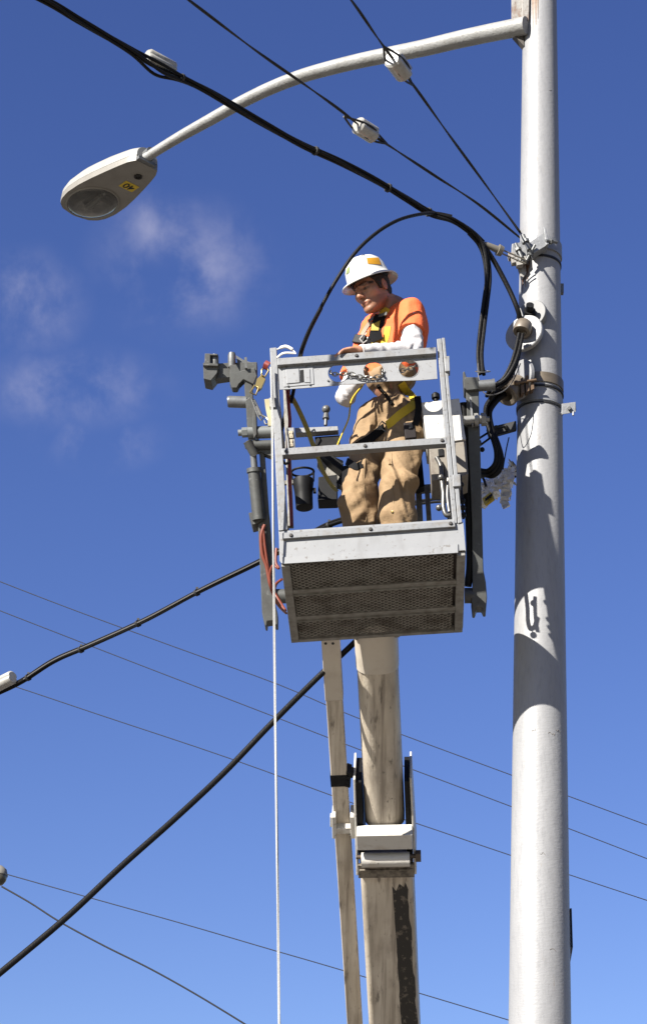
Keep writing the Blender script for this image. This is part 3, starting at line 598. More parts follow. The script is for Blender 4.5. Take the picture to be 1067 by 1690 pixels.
# clips and hooks hanging between jib and basket
clip = BM()
tube(clip, [L(x, y, .25) for x, y in [(432, 610), (440, 604), (443, 612), (437, 622), (431, 618)]], .0045, 8, closed=True)
prism(clip, [L(x, y, .26) for x, y in [(424, 625), (432, 618), (438, 625), (431, 640), (425, 644), (421, 636)]], BV * .02)
tube(clip, [L(x, y, .25) for x, y in [(413, 648), (420, 636), (427, 640), (422, 652)]], .005, 8, closed=True)
tag(build('snap_hook', clip, brass), 'brass snap hook hanging slanted between wire holder and left basket post', 'hook', 'snap hooks left of the basket')
clip = BM()
tube(clip, [L(x, y, .22) for x, y in [(415, 658), (420, 660), (434, 690), (431, 694), (426, 688)]], .0045, 8, closed=True)
prism(clip, [L(x, y, .22) for x, y in [(419, 672), (424, 669), (432, 682), (428, 686)]], BV * .015)
tube(clip, spline([L(432, 685, .22), L(440, 690, .2), L(443, 698, .2), L(438, 700, .2), L(436, 694, .2)], 4), .004, 8)
tag(build('snap_hook', clip, mat('silver_clip', (.55, .53, .46), .3, .8)), 'silver snap hook just above the outlet box height, left of the post', 'hook', 'snap hooks left of the basket')
bm = BM(); ribbon(bm, spline([L(441, 660, .12), L(443, 675, .12), L(446, 690, .1), L(447, 704, .1)], 5), [-BV] * 16, [.03] * 16, .01)
tag(build('webbing_strap', bm, mat('cream_webbing', (.7, .62, .36), .8)), 'short cream webbing strap tied beside the left basket post', 'strap')
bm = BM(); ribbon(bm, spline([L(443, 598, .1), L(439, 603, .1), L(437, 610, .12)], 5), [-BV] * 11, [.028] * 11, .01); tag(build('red_strap', bm, redm), 'short red strap at the top of the left basket post', 'strap')
# hoses on the left
bm = BM(); tube(bm, spline([L(474, 645, .14), L(477, 680, .12), L(478, 700, .12), L(475, 742, .12), L(477, 760, .12), L(478, 800, .12), L(480, 840, .12), L(481, 868, .12)], 6), .0095, 10)
build('red_hose', bm, redm, lift)
bm = BM(); tube(bm, spline([LA(437, 866, -.02), LA(431, 885, -.02), LA(433, 915, -.02), LA(440, 935, -.02), LA(446, 965, -.02), LA(456, 985, -.02), L(470, 1008, .6)], 6), .010, 10)
tube(bm, spline([LA(434, 868, -.02), LA(437, 900, -.02), LA(442, 935, -.02), LA(448, 975, -.02)], 6), .008, 10)
tube(bm, spline([L(456, 905, .2), L(455, 928, .2), L(460, 938, .2), L(450, 934, .22), L(445, 950, .25), L(448, 975, .3), L(462, 1000, .5)], 6), .007, 10)
tube(bm, spline([L(465, 956, .2), L(455, 965, .25), L(452, 985, .3), L(460, 1000, .4), L(472, 1012, .6)], 6), .007, 10)
build('hydraulic_hose', bm, mat('orange_red_hose', (.36, .07, .03), .5), lift)
bm = BM(); tube(bm, [LA(453, 984, .03), LA(474, 984, .03)], px(12, a0), 18); build('pivot_pin', bm, armg, arm_l)
bm = BM(); tube(bm, spline([L(476, 640, .2), L(474, 665, .2), L(469, 690, .2), L(464, 710, .2)], 6), .011, 10); build('black_hose', bm, rubber, lift)
bm = BM(); tube(bm, spline([L(462, 750, .03), L(470, 765, .02), L(477, 762, .03)], 5), .007, 8); build('hose_clip', bm, rubber, lift)
# boom ---------------------------------------------------------------
b0 = P(619.5, 1030, 10.2); b1 = P(651.5, 1690, 12.45)
bd = (b1 - b0).normalized(); bs = bd.cross(Vector((0, 0, 1))); bs = -bs.normalized() if bs.x < 0 else bs.normalized()
bn_ = bs.cross(bd).normalized()
if bn_.y > 0: bn_ = -bn_            # underside, towards the camera
def bl(y):   # boom point at row y: intersect with the plane through the boom holding bs
    r = ray(533, y); n = bn_; return None
def bt(y):
    lo, hi = -1.0, 6.0
    for _ in range(40):
        m_ = (lo + hi) / 2
        if proj(b0 + bd * m_)[1] < y: lo = m_
        else: hi = m_
    return (lo + hi) / 2
def bp(y, s=0, n=0):
    t = bt(y); c = b0 + bd * t; return c + bs * px(s, c) + bn_ * n
def rrect(bm, y0, y1, wp0, wp1, hth, rnd_, shift=0, nseg=6, n0=0):
    """rounded-rectangle section tube along the boom; widths in metres"""
    rings = []
    for y, wv in ((y0, wp0), (y1, wp1)):
        c = bp(y) + bs * shift + bn_ * n0; ring = []
        for qx, qy, a0_ in ((1, 1, 0), (-1, 1, 90), (-1, -1, 180), (1, -1, 270)):
            for k in range(nseg + 1):
                a = R(a0_ + 90 * k / nseg); ring.append(bm.verts.new(c + bs * (qx * (wv / 2 - rnd_) + rnd_ * math.cos(a)) + bn_ * (qy * (hth / 2 - rnd_) + rnd_ * math.sin(a))))
        rings.append(ring)
    A_, B_ = rings; n = len(A_)
    for k in range(n): bm.faces.new((A_[k], A_[(k + 1) % n], B_[(k + 1) % n], B_[k]))
    bm.faces.new(A_[::-1]); bm.faces.new(B_)
wu = .222
bm = BM(); rrect(bm, 1010, 1345, wu, wu, .25, .085); boomU = build('boom_inner_section', bm, boomm, lift)
bm = BM(); rrect(bm, 1005, 1092, wu + .010, wu + .010, .262, .09); build('end_sleeve', bm, mat('clean_sleeve_paint', (1.15, 1.03, .86), .5, spots=[(9, .5, .7, (.95, .84, .68), O1, .7)]), boomU)
bm = BM()
wl = .298
zt = bt(1400)
rings = []
endp = turret + Vector((0, -.1, 2.0))
rrect(bm, 1392, 1720, wl, wl, .34, .035); boomL = build('boom_outer_section', bm, boomm, lift, bevel=0)
bm = BM(); c_a = bp(1712); s_, u_, _ = bs, bn_, bd
bar(bm, c_a, endp, .30, .34, up=bn_); build('boom_base_section', bm, boomm, lift, bevel=.02)
bm = BM()
for y0, y1, s0, s1, wz in ((1452, 1712, 10, 36, 0),):
    pass
rg2 = random.Random(4)
gy = 30
gr = [bp(1462 - gy, 8), bp(1470 - gy, 14), bp(1458 - gy, 20), bp(1464 - gy, 27), bp(1456 - gy, 30), bp(1468 - gy, 34)] + [bp(y - gy, 34.5 + rg2.uniform(-2.5, 1) + (y - 1470) * .02) for y in range(1478, 1720, 9)] + [bp(1700, 38), bp(1700, 13)] + [bp(y - gy, 9 + (y - 1470) * .014 + rg2.uniform(-.8, .8)) for y in range(1690, 1470, -12)]
prism(bm, [p + bn_ * .1705 for p in gr], bn_ * .0015); build('grease_patch', bm, grease, boomL)
# collar: side cheeks, cross bars, roller
bm = BM()
for sgn in (-1, 1):
    a = bp(1268) + bs * sgn * .150; b = bp(1408) + bs * sgn * .158
    prism(bm, [a + bn_ * .10 , a - bn_ * .16, b - bn_ * .19, b + bn_ * .20], bs * .012 * sgn)
cheek = build('boom_collar', bm, boomw, lift, bevel=.003)
bm = BM()
for sgn in (-1, 1):
    a = bp(1275) + bs * sgn * .1485; b = bp(1385) + bs * sgn * .1485; prism(bm, [a + bn_ * .09, a - bn_ * .15, b - bn_ * .17, b + bn_ * .16], -bs * .03 * sgn)
build('wear_pad', bm, blackm, cheek)
bm = BM()
def cross(y0, y1, n0, n1, hw=.152): prism(bm, [bp(y0) - bs * hw + bn_ * n0, bp(y0) + bs * hw + bn_ * n0, bp(y1) + bs * hw + bn_ * n1, bp(y1) - bs * hw + bn_ * n1], bn_ * .014)
box(bm, bp(1349) + bn_ * .185, bs * .155, bd * .05, bn_ * .05)
build('cross_bar', bm, boomw, cheek, bevel=.004)
bm = BM(); tube(bm, [bp(1382) - bs * .135 + bn_ * .205, bp(1382) + bs * .135 + bn_ * .205], .042, 24); build('wear_roller', bm, boomw, cheek)
bm = BM(); tube(bm, [bp(1378) - bs * .165 + bn_ * .2, bp(1378) + bs * .175 + bn_ * .2], .012, 10); lathe(bm, bp(1378) + bs * .168 + bn_ * .2, bs, [(0, 0), (.034, 0), (.034, .03), (0, .03)], 6); build('roller_bolt', bm, mat('brown_bolt', (.18, .13, .09), .5, .3), cheek)
bm = BM(); box(bm, bp(1402) + bn_ * .19, bs * .158, bd * .045, bn_ * .012); box(bm, bp(1399) + bn_ * .205, bs * .15, bd * .006, bn_ * .006)
build('end_plate', bm, mat('stained_end_plate', (.42, .36, .28), .6, spots=[(25, .45, .65, (.08, .06, .045), O1, .9)]), cheek, bevel=.003)
# levelling bar beside the boom
def bq(x, y, n=.02):
    """point on the boom's mid plane under the picture point"""
    r = ray(x, y); c = b0 + bn_ * n; return CAM + r * ((c - CAM).dot(bn_) / r.dot(bn_))
bm = BM(); a, b = bq(544.5, 1040), bq(586, 1700); bar(bm, a, b, .090, .075, up=bn_); lev = build('levelling_bar', bm, boomm, lift, bevel=.006)
bm = BM(); bar(bm, a, bq(551.5, 1150), .098, .083, up=bn_); build('bar_sleeve', bm, MATS['clean_sleeve_paint'], lev, bevel=.004)
bm = BM(); bar(bm, bq(559, 1273), bq(560.5, 1291), .097, .085, up=bn_)
rt = random.Random(5)
for k in range(7): p = bq(571 + rt.uniform(-4, 4), 1268 + k * 3.5, .02); bar(bm, p, p + bs * rt.uniform(.012, .03) + bd * rt.uniform(-.02, .02), .012, .09, up=bn_)
build('black_tape', bm, blackm, lev)
for x in (537, 549): bm = BM(); lathe(bm, bq(x, 1062, .062), bn_, [(0, 0), (.008, 0), (.008, .001), (0, .001)], 12); build('bolt_hole', bm, ink, lev)
bm = BM(); q0, q1 = bq(552, 1368, .08), bq(600, 1366, .08); bar(bm, q0, q1, .04, .05, up=bn_)
prism(bm, [bq(574, 1378, .085), bq(600, 1374, .085), bq(600, 1392, .085)], -bn_ * .05)
for x in (551, 581): bar(bm, bq(x, 1338, .05), bq(x + 1, 1374, .05), .022, .12, up=bn_)
bar(bm, bq(549, 1345, .06), bq(549, 1362, .06), .03, .04, up=bn_)
build('bar_guide', bm, boomw, lift, bevel=.004)
# basket mount behind the floor, turret below
bm = BM(); box(bm, B(.46, DB + .02, .13), BU * .12, BV * .03, BW * .12); box(bm, b0 + bd * .02, bs * .09, bd * .12, bn_ * .1); build('basket_mount', bm, framed, lift, bevel=.005)
bm = BM(); lathe(bm, turret + Vector((0, 0, .002)), Vector((0, 0, 1)), [(0, 0), (.6, 0), (.6, .7), (.42, .75), (.42, 1.55), (0, 1.55)], 36); box(bm, turret + Vector((0, 0, 1.85)), Vector((.24, 0, 0)), Vector((0, .35, 0)), Vector((0, 0, .32))); build('turret', bm, boomw, lift)

# ------------------------------------------------------------------ cables
def cable(name, pts, rpx, m, label, cat='cable', group=None, strands=1, twist=0, n=8, rad=None, extra=None, spread=1.0, bulge=None):
    sp = spline(pts, n); bm = BM()
    r = rad if rad else px(rpx, sp[len(sp) // 2])
    if strands == 1: tube(bm, sp, r, 12)
    else:
        rs = r / (1 + 1 / math.sin(math.pi / max(strands, 2))) if strands > 2 else r / 2
        ro = (r - rs) * spread
        for s in range(strands):
            q = []; a = None
            for i, p in enumerate(sp):
                d = (sp[min(i + 1, len(sp) - 1)] - sp[max(i - 1, 0)]).normalized()
                if a is None: a = frame_of(d)[0]
                a = (a - d * a.dot(d)).normalized(); b = d.cross(a)
                th = 2 * math.pi * s / strands + twist * i / n; o2 = ro; sh = Vector((0, 0, 0))
                if bulge:
                    g_ = math.exp(-((p - bulge[0]).length / bulge[1]) ** 2); o2 = ro * (1 + bulge[2] * g_); sh = Vector((0, 0, -bulge[3] * g_))
                q.append(p + sh + (a * math.cos(th) + b * math.sin(th)) * o2)
            tube(bm, q, rs * 1.12, 8)
    if extra: extra(bm)
    return tag(build(name, bm, m), label, cat, group)
ZC = 8.12
topb = [(-60, -62), (70, -2), (130, 33), (190, 68), (240, 97), (290, 124), (340, 149), (380, 172), (440, 207), (500, 240), (560, 267), (620, 298), (670, 328), (710, 352), (745, 363), (775, 382), (795, 401)]
tp = [PZ(x, y, ZC - (.10 if i > 12 else 0) * (i - 12) / 5) for i, (x, y) in enumerate(topb)]
bundle = cable('cable_bundle', tp, 5.8, rubber, 'thick black bundle of cables crossing the top of the picture to the pole clamp', group='cables running to the pole', strands=4, twist=.55, spread=1.1, bulge=(PZ(262, 108, ZC), .11, 1.6, .02))
for x, y in [(300, 129), (520, 249), (706, 350), (640, 310)]:
    bm = BM(); p = PZ(x, y, ZC); d = (PZ(x + 8, y + 4.5, ZC) - p).normalized(); tube(bm, [p - d * .006, p + d * .006], px(8, p), 12)
    build('cable_tie', bm, wirem, bundle)
# messenger end: dead-end grip and turnbuckle
bm = BM(); a = PZ(795, 401, ZC - .1); b_ = P(866, 432, 9.82)
tube(bm, [a, a.lerp(b_, .12), a.lerp(b_, .42)], [.011, .017, .022], 14); tube(bm, [a.lerp(b_, .36), a.lerp(b_, .46)], [.034, .03], 14)
for o_ in (-.013, .013): tube(bm, [a.lerp(b_, .4) + Vector((0, 0, o_)), b_ + Vector((0, 0, o_))], .0045, 8)
build('dead_end_grip', bm, mat('weathered_grip', (.42, .38, .31), .5, .3), bundle)
# insulators -----------------------------------------------------------
def insulator(root, c, d, ln, r, name='insulator', loops=True):
    a, b, d = frame_of(d); bm = BM(); seg = 32; rings = []
    for r_, h in [(0, -ln / 2), (.8, -ln / 2), (1, -ln / 2 + .01), (1, ln / 2 - .01), (.8, ln / 2), (0, ln / 2)]:
        if r_ == 0: rings.append([bm.verts.new(c + d * h)]); continue
        ring = []
        for t in range(seg):
            th = 2 * math.pi * t / seg; g = 1 - .22 * max(0, math.cos(2 * th)) ** 8
            ring.append(bm.verts.new(c + d * h + (a * math.cos(th) + b * math.sin(th)) * r * r_ * g))
        rings.append(ring)
    for A_, B_ in zip(rings, rings[1:]):
        for t in range(seg):
            u = (t + 1) % seg
            if len(A_) == 1: bm.faces.new((A_[0], B_[t], B_[u]))
            elif len(B_) == 1: bm.faces.new((A_[t], A_[u], B_[0]))
            else: bm.faces.new((A_[t], A_[u], B_[u], B_[t]))
    o = build(name, bm, porc, root)
    if not loops: return o
    bm = BM()
    for s in (-1, 1):
        tube(bm, spline([c - d * (ln / 2 + .10), c - d * (ln / 2 + .015) + a * s * r * .65, c + a * s * r * .9 - d * ln * .1, c + a * s * r * .8 + d * ln * .3], 4), .006, 8)
        tube(bm, spline([c + d * (ln / 2 + .10), c + d * (ln / 2 + .015) + b * s * r * .65, c + b * s * r * .9 + d * ln * .1, c + b * s * r * .8 - d * ln * .3], 4), .006, 8)
    build('wire_loop', bm, wirem, root)
    return o
def guy(pl, Z, ins, lab, rpx=2.4):
    pts = [PZ(x, y, Z) for x, y in pl]
    g = cable('guy_wire', pts, rpx, wirem, lab, 'guy wire', 'guy wires with white insulators', strands=2, twist=2.2, n=14)
    i0, d0, ln, rp = ins; c = PZ(*i0, Z); d = (PZ(*d0, Z) - c).normalized(); insulator(g, c, d, ln, px(rp, c)); return g
guy([(285, -20), (330, 14), (420, 82), (500, 138), (560, 181), (603, 215), (650, 246), (720, 292), (790, 338), (864, 398)], 8.25, ((603, 215), (625, 229), .135, 15), 'black guy wire with the lower white insulator, running from top centre left to the pole')
guy([(560, -25), (590, 15), (625, 66), (657, 109), (690, 152), (740, 222), (800, 304), (868, 398)], 8.27, ((657, 109), (672, 129), .15, 17), 'black guy wire crossing the lamp arm, with the uppermost white insulator')
ci = PZ(264, 103, ZC + .03); insulator(bundle, ci + Vector((0, .03, .022)), (PZ(290, 119, ZC) - PZ(240, 92, ZC)).normalized(), .17, px(13, ci), loops=False)
# loop cable down into the basket
lp = [P(745, 357, 9.58), P(718, 352, 9.55), P(690, 354, 9.4), P(655, 364, 9.25), P(620, 385, 9.18), P(585, 418, 9.15), P(553, 465, 9.17), P(528, 510, 9.22), P(510, 545, 9.30), P(499, 572, 9.36), P(494, 590, 9.40), P(487, 630, 9.42), P(480, 665, 9.44)]
lc_ = cable('cable', lp, 3.1, rubber, 'black cable arching over the white hard hat down into the basket', group='cables running to the pole')
bm = BM(); tube(bm, spline([p + Vector((.008, -.004, .004)) for p in lp[7:12]], 10), px(2.6, lp[9]), 8); build('tape_wrap', bm, wirem, lc_)
# drops from the bundle at the pole
dA = [tp[-2], P(792, 401, 9.70), P(801, 425, 9.72), P(804, 460, 9.74), P(800, 500, 9.74), P(795, 545, 9.74), P(792, 585, 9.74), P(795, 617, 9.72)]
cable('hanging_cable', dA, 6, rubber, 'cables hanging straight down from the bundle to the roller right of the basket', group='cables running to the pole', strands=3, twist=.35, spread=1.2)
bm = BM(); cring = P(796, 613, 9.70); tube(bm, [cring + Vector((math.cos(t) * .04, math.sin(t) * .03, math.sin(t) * .022)) for t in np.linspace(0, 6.2, 16)], .0025, 6, closed=True); tube(bm, spline([P(788, 600, 9.7), P(789, 622, 9.68), P(800, 650, 9.68), P(825, 648, 9.7), P(845, 630, 9.75), P(858, 600, 9.8)], 6), .003, 6)
tag(build('thin_wire', bm, graywire), 'thin grey wire coiled round the roller right of the basket', 'wire')
dB = [tp[-2], P(795, 403, 9.72), P(815, 432, 9.76), P(838, 475, 9.80), P(852, 507, 9.82), P(858, 528, 9.86)]
cable('pole_cable', dB, 4.2, rubber, 'thick black cable slanting from the bundle into the upper pole outlet', group='cables running to the pole')
dC = [P(858, 553, 9.79), P(853, 580, 9.76), P(845, 606, 9.74), P(832, 628, 9.74), P(812, 642, 9.76), P(806, 655, 9.8)]
cable('outlet_cable', dC, 6.5, rubber, 'black strands coming out of the upper hood and curving down to the left', group='cables running to the pole', strands=4, twist=.3, spread=1.15)
dD = [P(832, 650, 9.86), P(818, 662, 9.84), P(807, 680, 9.84), P(810, 705, 9.86), P(821, 735, 9.86), P(826, 755, 9.87), P(824, 773, 9.88), P(812, 785, 9.9), P(796, 784, 9.95), P(770, 800, 10.15), P(735, 870, 10.4), P(660, 985, 10.45), P(589, 1056, 10.4), P(520, 1122, 10.4), P(445, 1197, 10.35), P(370, 1275, 10.3), P(290, 1350, 10.2), P(200, 1430, 10.1), P(110, 1514, 10.0), P(10, 1598, 9.9), P(-90, 1680, 9.8)]
cable('service_cable', dD, 4.8, rubber, 'long single black cable descending from behind the basket to the bottom left corner', group='cables running to the pole')
dD2 = [p + Vector((-.022, -.02, .012)) for p in dD[:9]]
cable('slack_loop', dD2, 6.2, rubber, 'thick black slack loop hanging left of the pole below the outlet', group='cables running to the pole', strands=2, twist=.2)
bm = BM()
for a, b in (((808, 712), (786, 726)), ((812, 720), (790, 736))): tube(bm, [P(a[0] + 24, a[1] - 8, 9.95), P(*a, 9.9), P(*b, 9.75)], .006, 8)
ball(bm, P(786, 731, 9.72), .026, 10); ball(bm, P(795, 742, 9.74), .014, 8)
tag(build('tie_rod', bm, blackm), 'pair of thin dark rods between the pole bracket and the right carrier arm', 'rod')
# messenger with bundle, left below
ZL = 6.72
ml = [(-60, 1168), (0, 1142), (40, 1122), (90, 1090), (150, 1064), (240, 1023), (330, 975), (430, 926), (500, 889), (550, 863), (640, 838), (720, 826), (790, 826), (820, 803), (856, 778), (890, 762)]
def mlp(x, y):   # nearly level line from the pole, going away to the left
    return PZ(x, y, ZL + (.05 if x < 780 else 0))
mp_ = [PV(x, y, Vector((1.2, 10.22, 0)), Vector((-2.1, 13.2, 0))) for x, y in ml]
mb = cable('cable_bundle', mp_, 4.6, rubber, 'black cable bundle passing behind the basket to the left edge of the picture', group='cables running to the pole', strands=4, twist=.25, spread=1.15)
for x, y in [(325, 978), (228, 1029), (134, 1072), (47, 1118), (543, 867)]:
    bm = BM(); p = PV(x, y, Vector((1.2, 10.22, 0)), Vector((-2.1, 13.2, 0))); d = (PV(x + 8, y - 4, Vector((1.2, 10.22, 0)), Vector((-2.1, 13.2, 0))) - p).normalized(); tube(bm, [p - d * .008, p + d * .008], px(6.2, p), 10); box(bm, p + Vector((0, 0, .026)), Vector((.008, 0, 0)), Vector((0, .008, 0)), Vector((0, 0, .010)))
    build('cable_tie', bm, wirem, mb)
bm = BM(); tube(bm, spline([p + Vector((0, -.02, -.004)) for p in mp_[2:9]], 6), .005, 8); build('support_wire', bm, graywire, mb)
c = PV(2, 1133, Vector((1.2, 10.18, 0)), Vector((-2.1, 13.15, 0))); insulator(mb, c + Vector((0, -.03, .012)), (mp_[2] - mp_[1]).normalized(), .26, px(11.5, c), loops=False)
# far thin wires
def far(pl, Y, rp, lab): cable('overhead_wire', [P(x, y, Y) for x, y in pl], rp, mat('far_wire', (.03, .035, .06), .7), lab, 'wire', 'thin overhead wires far behind', n=4, rad=px(rp, P(533, 1100, Y)))
far([(-30, 948), (120, 1006), (300, 1072), (460, 1130), (585, 1183), (840, 1278), (1100, 1374)], 26, .75, 'thin far wire, uppermost of the three crossing behind the boom')
far([(-30, 996), (160, 1070), (440, 1178), (590, 1236), (840, 1330), (1100, 1430)], 26.5, .75, 'thin far wire, middle one of the three crossing behind the boom')
far([(-30, 1116), (40, 1138), (165, 1180), (380, 1252), (600, 1332), (690, 1360), (840, 1411), (1100, 1497)], 27, .75, 'thin far wire, lowest of the three crossing behind the boom')
far([(12, 1443), (150, 1482), (300, 1524), (450, 1568), (560, 1600), (860, 1690), (1100, 1765)], 22, .8, 'thin wire running from the far lamp at the left edge across the bottom')
cable('overhead_wire', [P(x, y, 20) for x, y in [(3, 1463), (50, 1490), (100, 1522), (170, 1560), (250, 1600), (330, 1645), (420, 1700)]], 1.4, wirem, 'short darker wire sloping steeply from below the far lamp at bottom left', 'wire', 'thin overhead wires far behind')
for x, y in ((38, 973), (112, 1002), (10, 1013)): pass
# far lamp at left edge
fc = P(-2, 1446, 20.5); fl_ = empty('street_lamp', Vector((fc.x - 2.4, fc.y, 0)), 'distant grey street lamp head cut by the left edge of the picture', 'street lamp')
bm = BM(); lathe(bm, fc, Vector((.1, -.2, -1)), [(0, -.11), (.05, -.10), (.085, -.06), (.095, 0), (.09, .012), (0, .012)], 24); hd = build('lamp_head', bm, lampm, fl_)
bm = BM(); lathe(bm, fc + Vector((0, -.002, -.012)), Vector((.1, -.2, -1)), [(.086, 0), (.08, .04), (.05, .075), (0, .088)], 24); build('lens', bm, mat('amber_lens', (.16, .14, .1), .25), hd)
bm = BM(); tube(bm, spline([fc + Vector((-.05, 0, .06)), fc + Vector((-.9, 0, .12)), fc + Vector((-2.0, 0, -.1)), Vector((fc.x - 2.4, fc.y, fc.z - .5))], 6), .03, 10); build('mast_arm', bm, armw, fl_)
bm = BM(); tube(bm, [Vector((fc.x - 2.4, fc.y, 0)), Vector((fc.x - 2.4, fc.y, fc.z - .2))], [.12, .07], 16); build('pole', bm, pole_m, fl_)
# hand line
cable('rope', [L(447, 606, -.03), L(448.5, 660, -.04), P(449.5, 720, 9.2), P(452, 1000, 9.2), P(455.5, 1280, 9.2), P(459.5, 1600, 9.2), P(461, 1700, 9.2)], 2.1, ropem, 'white rope hanging from the left basket post straight down out of the picture', 'rope', strands=3, twist=1.2, n=30, spread=1.0)
bm = BM(); tube(bm, spline([L(457, 577, .02), L(463, 574, .0), L(472, 572, -.01), L(482, 577, -.005), L(488, 584, .0)], 6), [.004] * 6 + [.009] * 13 + [.004] * 6, 10); tube(bm, spline([L(458, 590, -.0), L(468, 583, -.03), L(486, 583, -.03)], 6), .006, 8)
tag(build('tie_down', bm, plasticw), 'knotted white cord tied on top of the rail at the left basket corner', 'cord')

# plastic wrapped splice on the messenger right of the basket
wrapc = [PV(x, y, Vector((1.2, 10.22, 0)), Vector((-2.1, 13.2, 0))) for x, y in [(786, 822), (800, 812), (815, 800), (832, 786), (850, 771)]]
rw = random.Random(11); bm = BM(); sp = spline(wrapc, 10); rings = []
for i, p in enumerate(sp):
    d = (sp[min(i + 1, len(sp) - 1)] - sp[max(i - 1, 0)]).normalized(); a, b, _ = frame_of(d); r0 = px(14.5 + 4 * math.sin(i * .5), p)
    rings.append([bm.verts.new(p + (a * math.cos(t * math.pi / 12) + b * math.sin(t * math.pi / 12)) * r0 * (1 + rw.uniform(-.36, .26)) + Vector((0, -.01, -.012))) for t in range(24)])
for A_, B_ in zip(rings, rings[1:]):
    for t in range(24): bm.faces.new((A_[t], A_[(t + 1) % 24], B_[(t + 1) % 24], B_[t]))
def flap(bm, x0, y0, pts, w0, w1):
    q = [PV(x, y, Vector((1.2, 10.12, 0)), Vector((-2.1, 13.1, 0))) for x, y in [(x0, y0)] + pts]; q = spline(q, 5); n = len(q)
    ws = [px(w0 + (w1 - w0) * i / (n - 1), q[0]) * rw.uniform(.7, 1.2) for i in range(n)]
    ribbon(bm, [p + Vector((0, rw.uniform(-.012, .012), 0)) for p in q], [Vector((rw.uniform(-.5, .5), -1, rw.uniform(-.2, .2))) for _ in q], ws, .002)
flap(bm, 836, 804, [(835, 816), (832, 828), (835, 838)], 17, 13); flap(bm, 828, 804, [(827, 818), (825, 832)], 6, 3); flap(bm, 838, 798, [(842, 812), (841, 826)], 5, 1.5); flap(bm, 843, 790, [(848, 798), (851, 801)], 5, 3)
flap(bm, 800, 800, [(797, 812), (794, 822)], 5, 2); flap(bm, 812, 812, [(806, 820), (801, 829)], 7, 5)
for k in range(26):
    x = rw.uniform(793, 850); y = 822 - (x - 790) * .78 + rw.uniform(-10, 9); p = PV(x, y, Vector((1.2, 10.10, 0)), Vector((-2.1, 13.08, 0)))
    ribbon(bm, [p, p + Vector((rw.uniform(.01, .03), rw.uniform(-.02, .01), rw.uniform(-.02, .03))), p + Vector((rw.uniform(.02, .05), rw.uniform(-.01, .02), rw.uniform(-.03, .03)))], [Vector((rw.uniform(-1, .5), -1, rw.uniform(-.5, 1)))] * 3, [.03, .045, .018], .002)
wr = build('plastic_wrap', bm, plasticw); tag(wr, 'crumpled white plastic sheet wrapped round the cable between basket and pole', 'plastic wrap')
ta, tb = [PV(x, y, Vector((1.2, 10.08, 0)), Vector((-2.1, 13.06, 0))) for x, y in ((799, 829), (812, 819))]
bm = BM(); bar(bm, ta, tb, .02, .05); yt = build('yellow_tag', bm, ystk, wr)
bm = BM()
for k in range(4): p = ta.lerp(tb, .15 + k * .22); box(bm, p + Vector((0, -.028, 0)), Vector((.006, 0, .003)), Vector((0, .004, 0)), Vector((0, 0, .008)))
build('tag_print', bm, ink, yt)
bm = BM(); tube(bm, spline([P(790, 785, 9.98), P(797, 790, 9.98), P(801, 803, 9.98)], 5), .007, 8); tube(bm, spline([P(839, 722, 10.05), P(834, 745, 10.05), P(829, 775, 10.1)], 5), .0035, 6)
tag(build('loose_wire', bm, wirem), 'loose dark wire ends between the slack loop and the white plastic wrap', 'wire')

